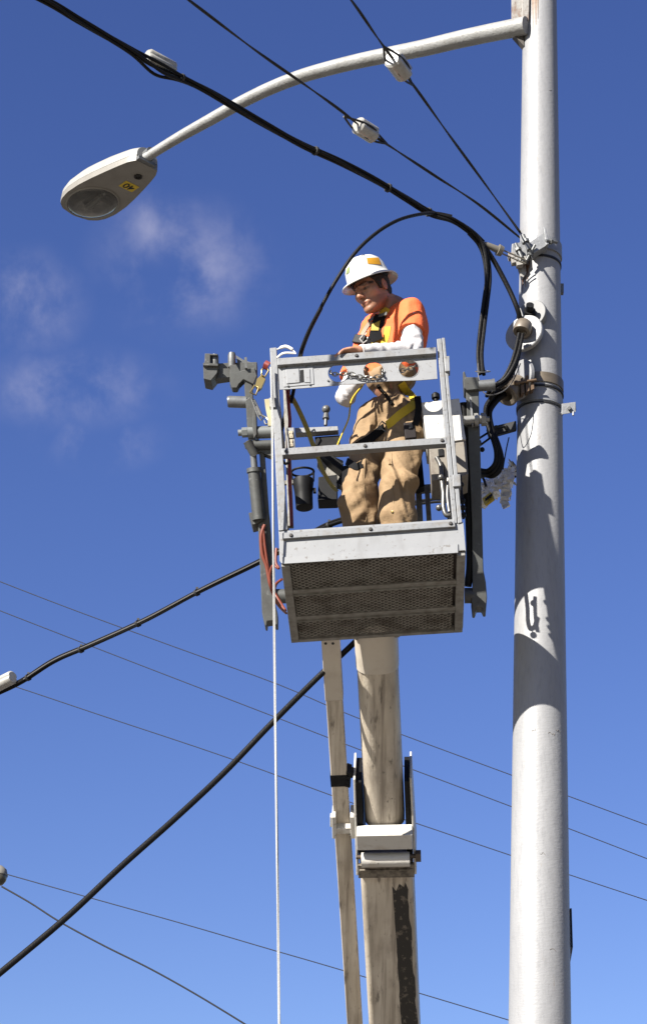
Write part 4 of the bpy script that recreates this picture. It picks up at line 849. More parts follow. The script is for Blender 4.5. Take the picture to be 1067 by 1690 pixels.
#PERSON#
# ------------------------------------------------------------------ the worker
def smin(a, b, k):
    h = np.clip(.5 + .5 * (b - a) / k, 0, 1); return b * (1 - h) + a * h - k * h * (1 - h)
class Field:
    """signed distance grid with smooth unions, turned into one skin by surface nets"""
    def __init__(s, lo, hi, h):
        s.lo = np.array(lo, float); s.h = h; s.n = np.ceil((np.array(hi) - s.lo) / h).astype(int) + 1
        s.f = np.full(s.n, .2, np.float32)
    def _win(s, lo, hi):
        a = np.clip(np.floor((np.array(lo) - s.lo) / s.h).astype(int), 0, s.n - 1); b = np.clip(np.ceil((np.array(hi) - s.lo) / s.h).astype(int) + 1, 1, s.n)
        ax = [s.lo[i] + s.h * np.arange(a[i], b[i]) for i in range(3)]
        return tuple(slice(a[i], b[i]) for i in range(3)), np.meshgrid(*ax, indexing='ij', sparse=True)
    def _put(s, w_, d, k, sub):
        if sub: s.f[w_] = -smin(-s.f[w_], d, k) if k else np.maximum(s.f[w_], -d)
        else: s.f[w_] = smin(s.f[w_], d, k)
    def cone(s, a, ra, b, rb, k=.02, sub=False, disp=None):
        a = np.array(a); b = np.array(b); m_ = max(ra, rb) + .06
        w_, (X, Y, Z) = s._win(np.minimum(a, b) - m_, np.maximum(a, b) + m_)
        d = b - a; t = np.clip(((X - a[0]) * d[0] + (Y - a[1]) * d[1] + (Z - a[2]) * d[2]) / max(d @ d, 1e-9), 0, 1)
        D = np.sqrt((X - a[0] - t * d[0]) ** 2 + (Y - a[1] - t * d[1]) ** 2 + (Z - a[2] - t * d[2]) ** 2) - (ra + (rb - ra) * t)
        s._put(w_, D.astype(np.float32), k, sub)
    def ell(s, c, r, M=np.eye(3), k=.02, sub=False):
        c = np.array(c); r = np.array(r); m_ = r.max() + .05
        w_, (X, Y, Z) = s._win(c - m_, c + m_)
        q = [((X - c[0]) * M[0][i] + (Y - c[1]) * M[1][i] + (Z - c[2]) * M[2][i]) for i in range(3)]
        k0 = np.sqrt(sum((q[i] / r[i]) ** 2 for i in range(3))); k1 = np.sqrt(sum((q[i] / r[i] ** 2) ** 2 for i in range(3))) + 1e-6
        s._put(w_, (k0 * (k0 - 1) / k1).astype(np.float32), k, sub)
    def cut(s, p, n):
        """remove everything on the +n side of the plane through p"""
        n = np.array(n, float); n /= np.linalg.norm(n); p = np.array(p)
        w_, (X, Y, Z) = s._win(s.lo, s.lo + s.h * s.n)
        s.f = np.maximum(s.f, ((X - p[0]) * n[0] + (Y - p[1]) * n[1] + (Z - p[2]) * n[2]).astype(np.float32))
    def displace(s, fn):
        w_, (X, Y, Z) = s._win(s.lo, s.lo + s.h * s.n); s.f = s.f - fn(X, Y, Z).astype(np.float32)
    def mesh(s):
        f = s.f; S = f < 0; n = np.array(S.shape)
        cnt = np.zeros(n - 1, np.int8)
        for dx in (0, 1):
            for dy in (0, 1):
                for dz in (0, 1): cnt += S[dx:n[0] - 1 + dx, dy:n[1] - 1 + dy, dz:n[2] - 1 + dz]
        act = (cnt > 0) & (cnt < 8); idx = np.argwhere(act); m_ = len(idx); lut = np.full(n - 1, -1, np.int32); lut[act] = np.arange(m_)
        acc_ = np.zeros((m_, 3)); w_ = np.zeros(m_)
        cs = [(i, j, k) for i in (0, 1) for j in (0, 1) for k in (0, 1)]
        val = {c: f[idx[:, 0] + c[0], idx[:, 1] + c[1], idx[:, 2] + c[2]] for c in cs}
        for c in cs:
            for ax in range(3):
                if c[ax]: continue
                e = list(c); e[ax] = 1; e = tuple(e); va, vb = val[c], val[e]; g = (va < 0) != (vb < 0)
                t = np.where(g, va / np.where(g, va - vb, 1), 0); p = np.array(c, float) + 0 * idx; p[:, ax] += t; acc_ += p * g[:, None]; w_ += g
        V = (idx + acc_ / w_[:, None]) * s.h + s.lo; Q = []
        for ax in range(3):
            u, v = (ax + 1) % 3, (ax + 2) % 3; sl_a = [slice(1, -1)] * 3; sl_b = [slice(1, -1)] * 3; sl_a[ax] = slice(0, -1); sl_b[ax] = slice(1, None)
            a_, b_ = S[tuple(sl_a)], S[tuple(sl_b)]; e = np.argwhere(a_ != b_); off = np.ones(3, int); off[ax] = 0; e = e + off
            du = np.zeros(3, int); du[u] = 1; dv = np.zeros(3, int); dv[v] = 1
            q = np.stack([lut[tuple((e - du - dv).T)], lut[tuple((e - dv).T)], lut[tuple(e.T)], lut[tuple((e - du).T)]], 1)
            inside = S[tuple(e.T)]; q[~inside] = q[~inside][:, ::-1]; Q.append(q)
        Q = np.concatenate(Q); Q = Q[(Q >= 0).all(1)]
        return V, Q
def field_obj(name, F_, m, parent=None, loc=None, relax=1):
    V, Q = F_.mesh()
    if relax:
        for _ in range(relax):
            A_ = np.zeros_like(V); n_ = np.zeros(len(V))
            for i in range(4):
                np.add.at(A_, Q[:, i], V[Q[:, (i + 1) % 4]]); np.add.at(n_, Q[:, i], 1)
            V = V * .5 + .5 * A_ / np.maximum(n_, 1)[:, None]
    org = np.array(loc if loc is not None else (0, 0, 0)); me = bpy.data.meshes.new(name)
    me.vertices.add(len(V)); me.vertices.foreach_set('co', (V - org).astype(np.float32).ravel())
    me.loops.add(len(Q) * 4); me.loops.foreach_set('vertex_index', Q.astype(np.int32).ravel())
    me.polygons.add(len(Q)); me.polygons.foreach_set('loop_start', np.arange(0, len(Q) * 4, 4, dtype=np.int32))
    me.update(calc_edges=True); me.validate(); me.polygons.foreach_set('use_smooth', [True] * len(me.polygons)); me.materials.append(m)
    o = bpy.data.objects.new(name, me); C.objects.link(o)
    if parent: o.parent = parent
    else: o.location = org
    return o, V, Q
def v3(p): return np.array((p.x, p.y, p.z))
def fold(X, Y, Z, amp, fx, fz, seed):
    """soft irregular cloth folds"""
    w1 = np.sin(Z * fz * .7 + 1.7 * seed + 2 * np.sin(X * fx * .6 + seed)); w2 = np.sin(X * fx * .8 - Y * fx * .5 + seed * 2.1 + 1.5 * w1)
    return amp * (np.sin((X + Y * .7) * fx + 2.2 * w1 + seed) * .6 + np.sin(Z * fz + 2.0 * w2 + seed * 1.3) * .5 + .35 * np.sin(X * fx * 2.1 + Z * fz * 1.6 + 2 * w1) - .2)
# joints
HO = P(613, 478, 9.56)                                   # head origin: between the ears at eye height
th = R(46); f0 = Vector((-math.cos(th), -math.sin(th), 0)); l0 = Vector((math.sin(th), -math.cos(th), 0))
pit = R(25); fh = (f0 * math.cos(pit) - Vector((0, 0, 1)) * math.sin(pit)).normalized(); uh = (Vector((0, 0, 1)) * math.cos(pit) + f0 * math.sin(pit)).normalized(); lh = l0.copy()
rollm = Matrix.Rotation(R(5), 3, fh); lh = rollm @ lh; uh = rollm @ uh
HM = np.stack([v3(fh), v3(lh), v3(uh)], 1)               # columns f, l, u
HS = 1.13
def hp(f_, l_, u_): return v3(HO + (fh * f_ + lh * l_ + uh * u_) * HS)
NB = P(650, 510, 9.68)
SL, SR = P(679, 514, 9.55), P(615, 540, 9.86)
EL, ER = P(679, 580, 9.43), P(570, 655, 9.76)
topL = Oi @ L(588, 580, -.02)
WL = P(594, 579, 9.30); WR = P(600, 618, 9.56)
HpL, HpR = P(670, 690, 9.66), P(622, 690, 9.78)
KL, KR = P(655, 806, 9.56), P(594, 806, 9.68)
AL, AR = B(.585, .38, .13), B(.40, .50, .13)
WC = P(647, 618, 9.71)
CH = P(654, 556, 9.68)
tf = Vector((-.80, -.60, 0)).normalized(); tl = Vector((.60, -.80, 0)).normalized(); tu = (CH - WC).normalized(); tf = (tf - tu * tf.dot(tu)).normalized(); tl = tu.cross(tf).normalized()
if tl.dot(l0) < 0: tl = -tl
TM = np.stack([v3(tf), v3(tl), v3(tu)], 1)
foot = (AL + AR) / 2; foot.z = min(AL.z, AR.z) - .10
lo = (-.05, 9.12, foot.z - .02); hi = (.65, 10.02, HO.z + .20)
bf = Field(lo, hi, .0042)
# --- head
HSC = True
_ell, _cone = bf.ell, bf.cone
he = lambda c, r, M, **k: _ell(c, [q * HS for q in r], M, **k)
hc_ = lambda a, ra, b, rb, **k: _cone(a, ra * HS, b, rb * HS, **k)
he(hp(-.012, 0, .034), (.094, .074, .088), HM, k=.01)
he(hp(.03, 0, -.037), (.064, .057, .082), HM, k=.03)
for s in (-1, 1):
    hc_(hp(-.008, s * .045, -.052), .019, hp(.066, s * .014, -.098), .017, k=.03)
    he(hp(.055, s * .040, -.022), (.026, .024, .022), HM, k=.025)
    hc_(hp(.078, s * .038, .019), .009, hp(.088, s * .010, .015), .0115, k=.012)
    he(hp(-.010, s * .074, -.006), (.018, .008, .030), HM, k=.008)
    he(hp(-.004, s * .083, -.004), (.009, .006, .017), HM, k=.004, sub=True)
he(hp(.080, 0, -.104), (.018, .024, .016), HM, k=.02)
for s in (-1, 1):
    he(hp(.103, s * .032, -.003), (.025, .020, .0145), HM, k=.010, sub=True)
    he(hp(.075, s * .031, -.003), (.012, .015, .0125), HM, k=.004)
    he(hp(.075, s * .031, .002), (.0135, .0165, .010), HM, k=.004)       # upper lid, looking down
hc_(hp(.087, 0, .012), .0080, hp(.117, 0, -.034), .0125, k=.011)
for s in (-1, 1):
    he(hp(.104, s * .0125, -.040), (.012, .008, .008), HM, k=.007)
    he(hp(.104, s * .006, -.0475), (.006, .0035, .004), HM, k=.003, sub=True)
he(hp(.086, 0, -.068), (.017, .030, .016), HM, k=.012)
hc_(hp(.092, -.017, -.069), .0055, hp(.0985, 0, -.0655), .0065, k=.006); hc_(hp(.092, .017, -.069), .0055, hp(.0985, 0, -.0655), .0065, k=.006)
hc_(hp(.091, -.013, -.079), .006, hp(.091, .013, -.079), .006, k=.008)
hc_(hp(.101, -.022, -.0735), .0022, hp(.101, .022, -.0735), .0022, k=.003, sub=True)
# --- neck, torso, limbs
bf.cone(hp(-.035, 0, -.045), .060, v3(NB), .066, k=.03)
bf.ell(v3(CH), (.11, .165, .19), TM, k=.05); bf.ell(v3(WC), (.10, .145, .15), TM, k=.05)
bf.cone(v3(NB), .06, v3(SL.lerp(NB, .25)), .055, k=.03); bf.cone(v3(NB), .06, v3(SR.lerp(NB, .25)), .055, k=.03)
for S_, E_, W_ in ((SL, EL, WL), (SR, ER, WR)):
    bf.cone(v3(S_), .054, v3(E_), .040, k=.03); bf.cone(v3(E_), .041, v3(W_), .026, k=.015)
for H_, K_, A_ in ((HpL, KL, AL), (HpR, KR, AR)):
    bf.cone(v3(H_), .088, v3(K_), .056, k=.04); bf.cone(v3(K_), .056, v3(A_), .040, k=.03)
# --- hands: palm, four unequal fingers, thumb off the side of the palm
def hand(W_, d, nrm, side, curl):
    d = d.normalized(); nrm = (nrm - d * nrm.dot(d)).normalized(); s = d.cross(nrm).normalized() * side
    pc_ = W_ + d * .05
    M_ = np.stack([v3(d), v3(s), v3(nrm)], 1)
    bf.ell(v3(W_ + d * .022), (.035, .026, .018), M_, k=.015); bf.ell(v3(pc_), (.048, .040, .015), M_, k=.012)
    for i, (ln, off) in enumerate([(.072, .029), (.080, .010), (.074, -.010), (.058, -.028)]):
        a = W_ + d * (.088 - abs(i - 1) * .004) + s * off; dd = (d + s * off * 1.5).normalized(); p = a - d * .012
        for j, fr in enumerate((.42, .32, .26)):
            ang = curl[j] + .05 * i; ax = s * side; dd = Quaternion(dd.cross(nrm).normalized(), -ang * 1.0) @ dd if ang else dd
            q = p + dd * ln * fr; bf.cone(v3(p), .0092 - j * .0008, v3(q), .0085 - j * .0008, k=.002); p = q
    t0 = W_ + d * .03 + s * .030; t1 = t0 + (d * .5 + s * .75).normalized() * .035; t2 = t1 + (d * .95 + s * .25 - nrm * .15).normalized() * .030
    bf.cone(v3(t0), .013, v3(t1), .0105, k=.008); bf.cone(v3(t1), .0103, v3(t2), .0085, k=.003)
railU = BW
hand(WL, (L(543, 587, -.01) + BW * .016) - WL, BW, 1, (.12, .2, .15))
hand(WR, (P(578, 600, 9.46) - WR), Vector((-.2, -.6, .75)), -1, (.35, .6, .5))
person, PVt, PQ = field_obj('person', bf, skinm, loc=tuple(foot), relax=1)
tag(person, 'worker in white hard hat, orange shirt and tan trousers standing in the basket, looking down', 'person')
# skin tones: lips, stubble, brows and lashes darkened for eye-socket shade
rel = (PVt - v3(HO)) @ HM; fF, lF, uF = rel[:, 0], rel[:, 1], rel[:, 2]
rel = rel / HS; fF, lF, uF = rel[:, 0], rel[:, 1], rel[:, 2]
tone = np.tile(np.array([.50, .235, .135]), (len(rel), 1))
def blend(mask, c): 
    global tone
    tone = tone * (1 - mask[:, None]) + np.array(c) * mask[:, None]
def bump_(d, r, soft): return np.clip((r - d) / soft, 0, 1)
al = np.abs(lF); near = (np.abs(rel).max(1) < .16)
blend(near * bump_(np.hypot((fF - .03) / 1.3, (uF + .10) / .9), .080, .03) * .72 * (al < .1) * (uF < -.052), (.24, .115, .06))
blend(near * np.clip((-.0 - np.abs(uF + .06)) / .03 + 1, 0, 1) * (fF > .0) * (fF < .055) * (al > .035) * .35, (.26, .12, .06))
blend(near * (fF > .07) * bump_(np.hypot(lF / 1.9, uF + .0735), .011, .004) * .75, (.42, .13, .09))
blend(near * (fF > .07) * bump_(np.hypot(lF / 7, uF + .0735), .0022, .0015) * .9, (.10, .03, .02))  # shade of the mouth groove, painted into the tone
blend(near * (fF > .085) * bump_(np.hypot(al - .007, uF + .047), .0035, .002) * .5, (.12, .04, .025))  # nostril shade, painted into the tone
blend(near * (fF > .045) * bump_(np.hypot((al - .034) / 3.6, uF - .0175 + (al - .034) * .12), .0105, .003) * .97, (.035, .018, .01))
blend(near * (fF > .06) * bump_(np.hypot((al - .031) / 2.6, uF + .0055), .0085, .003) * .95, (.045, .022, .016))
blend(near * bump_(np.hypot(fF - .10, uF + .04), .02, .02) * .3, (.6, .2, .12))
blend(near * (al > .072) * .35, (.55, .18, .12))
ca = person.data.color_attributes.new('tone', 'FLOAT_COLOR', 'POINT'); ca.data.foreach_set('color', np.concatenate([tone * .50, np.ones((len(tone), 1))], 1).astype(np.float32).ravel())
def child(name, F_, m, relax=1): return field_obj(name, F_, m, person, loc=tuple(foot), relax=relax)
# --- hair
hf = Field(hp(0, 0, 0) - .19, hp(0, 0, 0) + .19, .004)
hh = lambda c, r, M, **k: hf.ell(c, [q * HS for q in r], M, **k)
hh(hp(-.014, 0, .036), (.101, .0815, .094), HM, k=.001); hh(hp(-.05, 0, -.02), (.055, .066, .052), HM, k=.02)
for s in (-1, 1): hh(hp(.022, s * .070, -.002), (.011, .008, .026), HM, k=.006)
hh(hp(.090, 0, -.022), (.078, .095, .090), HM, k=.004, sub=True)
for s in (-1, 1): hh(hp(-.012, s * .082, -.012), (.024, .02, .034), HM, k=.004, sub=True)
hf.displace(lambda X, Y, Z: .0016 * np.sin(X * 420 + 3 * np.sin(Z * 90)) * np.sin(Y * 380 + Z * 150))
child('hair', hf, hairm)
# --- hard hat: dome with a ridge, full brim drooping at the rim
HC = HO + uh * .060 - fh * .008
def ringpts(r, h, n=64, sf=1.16, sl=1.0): return [HC + fh * (math.cos(t) * r * sf) + lh * (math.sin(t) * r * sl) + uh * (h - (.010 * (r - .1) / .04 if r > .1 else 0) * 0) for t in [2 * math.pi * k / n for k in range(n)]]
prof = [(.1435, -.016), (.1395, -.0105), (.126, -.004), (.114, .002), (.1085, .012), (.1065, .03), (.101, .055), (.088, .079), (.066, .097), (.038, .1075), (.014, .1105)]
prof_in = [(.010, .107), (.036, .104), (.064, .093), (.085, .076), (.098, .054), (.1035, .03), (.1055, .010), (.112, -.001), (.125, -.008), (.1385, -.0145), (.142, -.0195)]
bm = BM(); rg = []
for r_, h_ in prof + prof_in:
    ring = []
    for k in range(72):
        t = 2 * math.pi * k / 72; c_, s_ = math.cos(t), math.sin(t)
        ext = 0
        if r_ > .112: ext = (r_ - .112) * (.75 * max(0, c_) ** 2 + .55 * max(0, -c_) ** 1.5 - .12 * s_ * s_)
        lift_ = 0
        if h_ > .02: lift_ = .0035 * math.exp(-(s_ * r_ / .012) ** 2)
        drop = -.5 * ext if c_ < 0 else -.25 * ext
        ring.append(bm.verts.new(HC + fh * (c_ * (r_ * 1.19 + ext * .8)) + lh * (s_ * (r_ * 1.03 + ext * .15)) + uh * (h_ * 1.24 + lift_ + drop)))
    rg.append(ring)
rg.append(rg[0])
for A_, B_ in zip(rg, rg[1:]):
    for k in range(72): bm.faces.new((A_[k], A_[(k + 1) % 72], B_[(k + 1) % 72], B_[k]))
bm.faces.new(rg[len(prof) - 1]); bm.faces.new(rg[len(prof)][::-1])
hat = build('hard_hat', bm, hatm, person)
bvh = BVHTree.FromObject(hat, bpy.context.evaluated_depsgraph_get())
def hitp(tree, x, y, o_, off=.002):
    """where the sight line through a picture point meets an object, lifted off its skin"""
    org = o_.matrix_world if False else worldm(o_); iv = org.inverted(); a = iv @ CAM; d = (iv.to_3x3() @ ray(x, y)).normalized()
    l_, n_, i_, t_ = tree.ray_cast(a, d)
    if l_ is None: return None, None
    n_ = (org.to_3x3() @ n_).normalized()
    if n_.dot(ray(x, y)) > 0: n_ = -n_
    return org @ l_ + n_ * off, n_
def patch(name, tree, o_, quad, m, parent, nx=8, ny=4, off=.0015, th_=.001, jit=0):
    """thin sheet laid on an object's skin over a four-cornered area"""
    bm = BM(); G = []; (ax, ay), (bx, by), (cx_, cy_), (dx, dy) = quad
    for j in range(ny + 1):
        row = []
        for i in range(nx + 1):
            u, v = i / nx, j / ny; x = (ax * (1 - u) + bx * u) * (1 - v) + (dx * (1 - u) + cx_ * u) * v; y = (ay * (1 - u) + by * u) * (1 - v) + (dy * (1 - u) + cy_ * u) * v
            p, n_ = hitp(tree, x, y, o_, off); row.append((p, n_) if p is not None else None)
        G.append(row)
    def V_(q, e): return bm.verts.new(q[0] + q[1] * e)
    top = [[V_(q, th_) if q else None for q in r_] for r_ in G]; bot = [[V_(q, 0) if q else None for q in r_] for r_ in G]
    for j in range(ny):
        for i in range(nx):
            q = [top[j][i], top[j][i + 1], top[j + 1][i + 1], top[j + 1][i]]; b_ = [bot[j][i], bot[j][i + 1], bot[j + 1][i + 1], bot[j + 1][i]]
            if all(q): bm.faces.new(q); bm.faces.new(b_[::-1])
    return build(name, bm, m, parent)
patch('orange_sticker', bvh, hat, [(604.5, 426), (624, 425.5), (628, 437), (606.5, 435.5)], orst, hat)
patch('green_sticker', bvh, hat, [(573, 443), (577, 440), (576, 450), (571, 453)], grst, hat, 4, 4)
for q in ([(596, 420), (598, 419), (598.5, 421.5), (597, 423)], [(598.5, 421), (601, 420), (601, 421.3), (599, 422.3)], [(602, 419), (604, 417.8), (604.5, 421.5), (603, 421.5)], [(605.5, 418.3), (608, 417.6), (608, 420.8), (606, 421)], [(609, 418), (612.5, 418), (612.8, 421), (609.5, 420.6)]):
    patch('ink_mark', bvh, hat, q, ink, hat, 2, 2)
bm = BM(); tube(bm, [HC + fh * (math.cos(t) * .112) + lh * (math.sin(t) * .099) - uh * .008 for t in np.linspace(0, 2 * math.pi, 41)[:-1]], .005, 8, closed=True); build('headband', bm, blackm, hat)
# --- shirt
sf = Field((.05, 9.25, WC.z - .18), (.65, 10.1, NB.z + .12), .005)
sf.ell(v3(CH - tf * .005), (.122, .165, .20), TM, k=.01); sf.ell(v3(WC + tu * .03), (.120, .160, .19), TM, k=.07)
sf.cone(v3(NB - tu * .03), .066, v3(SL.lerp(NB, .15)), .066, k=.04); sf.cone(v3(NB - tu * .03), .066, v3(SR.lerp(NB, .15)), .066, k=.04)
sf.ell(v3(CH + tl * .06 - tf * .05 + tu * .02), (.09, .10, .16), TM, k=.05)
for S_, E_ in ((SL, EL), (SR, ER)):
    fr_ = .56 if S_ is SL else .74; hem = S_.lerp(E_, fr_); sf2 = Field((.05, 9.25, WC.z - .18), (.65, 10.1, NB.z + .12), .005)
    sf2.cone(v3(S_), .070 if S_ is SL else .060, v3(S_.lerp(E_, .85)), .078, k=.01); sf2.cut(v3(hem), v3(E_ - S_)); sf2.cut(v3(hem), v3(E_ - S_))
    sf.f = smin(sf.f, sf2.f, .035)
sf.cone(hp(-.035, 0, -.045), .067, v3(NB), .070, k=.004, sub=True)      # neck opening
nd = (HO - NB).normalized(); sf.ell(v3(NB + nd * .06), (.08, .08, .035), np.eye(3), k=.01, sub=True)
sf.cut(v3(WC - tu * .05), -v3(tu))
sf.displace(lambda X, Y, Z: fold(X, Y, Z, .0042, 34, 26, 1.0))
shirt, _, _ = child('shirt', sf, shirtm)
# --- white sleeves
def sleeve(S_, E_, W_, fat):
    b = [S_, E_, W_]; lo_ = np.min([v3(p) for p in b], 0) - .12; hi_ = np.max([v3(p) for p in b], 0) + .12; F_ = Field(lo_, hi_, .0042)
    F_.cone(v3(S_.lerp(E_, .15)), .062, v3(E_), .054 + fat, k=.01); F_.cone(v3(E_), .054 + fat, v3(W_.lerp(E_, .02)), .034, k=.03)
    F_.cut(v3(W_), v3(W_ - E_))
    F_.displace(lambda X, Y, Z: fold(X, Y, Z, .0045, 45, 50, 3.0) + .0008 * np.sin(Z * 170 + X * 60 + 2 * np.sin(Y * 60))); return child('sleeve', F_, sleevem, relax=3)[0]
slL = sleeve(SL, EL, WL, .004); slR = sleeve(SR, ER, WR, -.004)
# --- trousers: bloused at the knees, wide legs
pf = Field((-.02, 9.3, AL.z - .06), (.62, 10.05, WC.z + .10), .0052)
pf.ell(v3(WC - tu * .02), (.125, .155, .12), TM, k=.02); pf.ell(v3((HpL + HpR) / 2 + Vector((0, .01, .02))), (.13, .165, .13), TM, k=.05)
for H_, K_, A_, w_ in ((HpL, KL, AL, 1.0), (HpR, KR, AR, 1.0)):
    pf.cone(v3(H_), .112, v3(H_.lerp(K_, .5)), .106, k=.03); pf.cone(v3(H_.lerp(K_, .5)), .104, v3(K_), .094, k=.014); pf.cone(v3(K_), .092, v3(K_.lerp(A_, .35)), .100, k=.012)
    pf.cone(v3(K_.lerp(A_, .35)), .098, v3(A_ + Vector((0, 0, .02))), .086, k=.012)
pf.ell(v3(KL + Vector((.02, -.02, .02))), (.095, .095, .07), TM, k=.015)
pf.ell(v3(KR + Vector((-.03, -.01, -.10))), (.095, .09, .09), TM, k=.015)
pf.cut(v3(WC + tu * .055), v3(tu)); pf.cut(v3(AL - Vector((0, 0, .02))), (0, 0, -1))
pf.displace(lambda X, Y, Z: fold(X, Y, Z, .0085, 32, 15, 5.0) + .003 * np.sin(Z * 62 + 3 * np.sin(X * 22 + Y * 17) + 1.3) * np.sin(X * 19 - Y * 13 + Z * 6) + fold(X, Y, Z + X * .8, .0018, 48, 70, 2.0))
pants, _, _ = child('trousers', pf, pantm, relax=2)
dg = bpy.context.evaluated_depsgraph_get()
tp_ = BVHTree.FromObject(pants, dg); ts_ = BVHTree.FromObject(shirt, dg); tsl = BVHTree.FromObject(slL, dg)
# --- boots
for A_, sgn in ((AL, 1), (AR, -1)):
    F_ = Field(v3(A_) - np.array([.3, .3, .16]), v3(A_) + np.array([.3, .3, .12]), .006); fd = (tf * 1.0 + tl * .15 * sgn).normalized()
    z0 = A_ - Vector((0, 0, .065)); F_.cone(v3(A_ + Vector((0, 0, .05))), .055, v3(z0), .05, k=.02); F_.cone(v3(z0 - fd * .03), .045, v3(z0 + fd * .15 - Vector((0, 0, .005))), .046, k=.03); F_.cut(v3(z0 - Vector((0, 0, .033))), (0, 0, -1))
    bo, _, _ = child('boot', F_, bootm)
# --- straps laid on the clothes
def strap(name, tree, o_, path, wpx, m, parent=None, off=.004, th_=.004, n=5):
    P_, N_ = [], []; sp = spline([Vector((x, y, 0)) for x, y in path], n); W_ = []
    for i, q in enumerate(sp):
        for tr, ob in zip(tree, o_):
            p, n_ = hitp(tr, q.x, q.y, ob, off)
            if p is not None: break
        if p is None: continue
        P_.append(p); N_.append(n_ * .6 - ray(q.x, q.y).normalized() * .8); 
    for _ in range(3):
        P_ = [P_[0]] + [(P_[i - 1] + P_[i] * 2 + P_[i + 1]) / 4 for i in range(1, len(P_) - 1)] + [P_[-1]]
        N_ = [N_[0]] + [(N_[i - 1] + N_[i] * 2 + N_[i + 1]) / 4 for i in range(1, len(N_) - 1)] + [N_[-1]]
    bm = BM(); ribbon(bm, P_, N_, px(wpx, P_[0]), th_); return build(name, bm, m, parent or person)
S2 = ([ts_], [shirt]); P2 = ([tp_, ts_], [pants, shirt])
strap('harness_strap', *S2, [(650, 497), (641, 510), (632, 524), (626, 545), (624, 560), (618, 580)], 16, yell, off=.006)
strap('harness_pad', *S2, [(633, 523), (628, 535), (625, 548), (623, 560)], 26, blackweb, off=.012)
strap('harness_label', *S2, [(627, 531), (625, 540), (624, 547)], 14, mat('pale_yellow_label', (.85, .60, .06), .7), off=.024, th_=.002)
strap('harness_strap', *S2, [(614, 530), (628, 526), (642, 523)], 5, greyweb, off=.026)
strap('harness_strap', *S2, [(640, 540), (638, 556), (632, 570)], 10, yell, off=.004)
strap('chest_strap', *S2, [(598, 574), (608, 569), (620, 563), (636, 554)], 14, blackweb, off=.030)
strap('vest_trim', *S2, [(612, 530), (603, 543), (595, 558)], 6, mat('pale_trim', (.80, .66, .5), .8), off=.003)
bm = BM(); c = P(592, 570, 9.42); 
pf_, _n = hitp(ts_, 600, 568, shirt, .03)
cb = pf_ if pf_ is not None else c
box(bm, cb + Vector((-.02, -.01, .0)), Vector((.030, -.012, -.012)), Vector((.008, .016, 0)), Vector((.010, 0, .026))); build('radio_mic', bm, blackm, person, bevel=.005)
bm = BM(); tube(bm, [cb + Vector((-.006, -.03, .014)), cb + Vector((-.022, -.035, -.012)), cb + Vector((-.004, -.035, -.036)), cb + Vector((.022, -.03, -.012)), cb + Vector((.02, -.03, .004))], .005, 8); build('white_clip', bm, mat('white_clip', (.85, .83, .8), .4), person)
# belt, leg straps, hanging tools
strap('leg_strap', *P2, [(690, 655), (678, 672), (662, 684), (648, 697), (640, 703)], 14, yell, off=.008)
strap('leg_strap', *P2, [(660, 630), (668, 642), (680, 656), (683, 664)], 13, yell, off=.012)
strap('leg_strap', *P2, [(636, 706), (622, 716), (606, 728), (590, 738)], 14, blackweb, off=.008)
strap('leg_strap', *P2, [(566, 752), (574, 775), (563, 800), (554, 815)], 13, blackweb, off=.010)
strap('leg_strap', *P2, [(574, 762), (586, 772), (598, 768)], 12, blackweb, off=.008)
bm = BM(); bc, bnn = hitp(tp_, 638, 706, pants, .016)
d1 = cR * .022 - cU * .016; d2 = cR * .009 + cU * .013
tube(bm, [bc + d1 + d2, bc + d1 - d2, bc - d1 - d2, bc - d1 + d2], .0048, 8, closed=True); build('buckle', bm, steelp, person)
bm = BM(); cc_ = spline([hitp(tp_, x, y, pants, .012)[0] for x, y in [(625, 634), (630, 642), (637, 652), (645, 663), (649, 668)]], 30)
coil = []
for i, p in enumerate(cc_):
    d = (cc_[min(i + 1, len(cc_) - 1)] - cc_[max(i - 1, 0)]).normalized(); a, b, _ = frame_of(d); coil.append(p + (a * math.cos(i * 1.1) + b * math.sin(i * 1.1)) * .008)
tube(bm, coil, .0028, 6); build('coil_cord', bm, blackm, person)
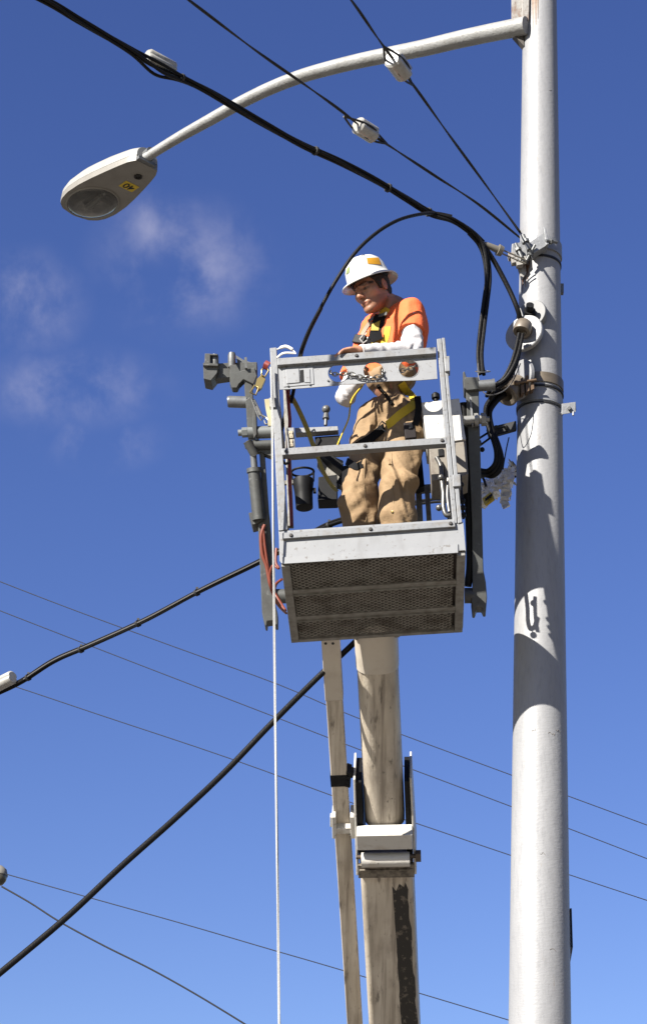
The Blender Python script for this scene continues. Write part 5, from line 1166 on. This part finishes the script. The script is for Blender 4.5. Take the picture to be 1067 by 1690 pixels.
bm = BM(); q = P(676, 712, 9.50); box(bm, q, Vector((.030, 0, .004)), Vector((0, .016, 0)), Vector((-.004, 0, .048))); ph = build('radio_pouch', bm, mat('dark_pouch', (.045, .035, .035), .7, spec=.15), person, bevel=.006)
bm = BM(); box(bm, q + Vector((.004, -.018, .022)), Vector((.008, 0, .001)), Vector((0, .001, 0)), Vector((-.001, 0, .011))); build('pouch_mark', bm, greyweb, ph)
bm = BM(); q = P(684, 680, 9.50); ribbon(bm, spline([P(688, 655, 9.5), P(690, 672, 9.48), P(688, 690, 9.48), P(684, 702, 9.49)], 4), [Vector((0, -1, 0))] * 13, .035, .01); build('tool_strap', bm, blackweb, person)
# trouser seam with gold rivets, pocket flap
for (x, y) in ((643, 767), (647, 845)):
    p, n_ = hitp(tp_, x, y, pants, .001)
    if p is not None: bm = BM(); lathe(bm, p, n_, [(0, 0), (.007, 0), (.007, .003), (0, .0045)], 12); build('trouser_rivet', bm, gold, pants)
strap('trouser_seam', [tp_], [pants], [(645, 745), (646, 780), (648, 815), (651, 868)], 1.2, seamm, parent=pants, off=.0005, th_=.0015)
strap('trouser_seam', [tp_], [pants], [(603, 750), (600, 790), (603, 830), (604, 868)], 1.2, seamm, parent=pants, off=.0005, th_=.0015)
# yellow cord down his right thigh
bm = BM(); tube(bm, spline([P(598, 636, 9.55), P(580, 660, 9.52), P(575, 690, 9.5), P(566, 712, 9.5), P(558, 731, 9.48), P(552, 745, 9.46)], 6), .0045, 8); build('yellow_cord', bm, yell, person)
# lanyard from the harness to the basket corner
lan = [L(479, 652, .16), L(490, 672, .2), L(505, 705, .24), L(520, 745, .28), L(535, 782, .3), L(548, 803, .32), P(556, 811, 9.56)]
bm = BM(); sp = spline(lan, 6); ribbon(bm, sp, [Vector((.25, -1, 0))] * len(sp), [px(8 if i < 20 else 6, sp[0]) for i in range(len(sp))], .004)
tag(build('lanyard', bm, olive), 'worn yellow webbing lanyard sloping from the left rail to the worker\'s knee', 'lanyard')
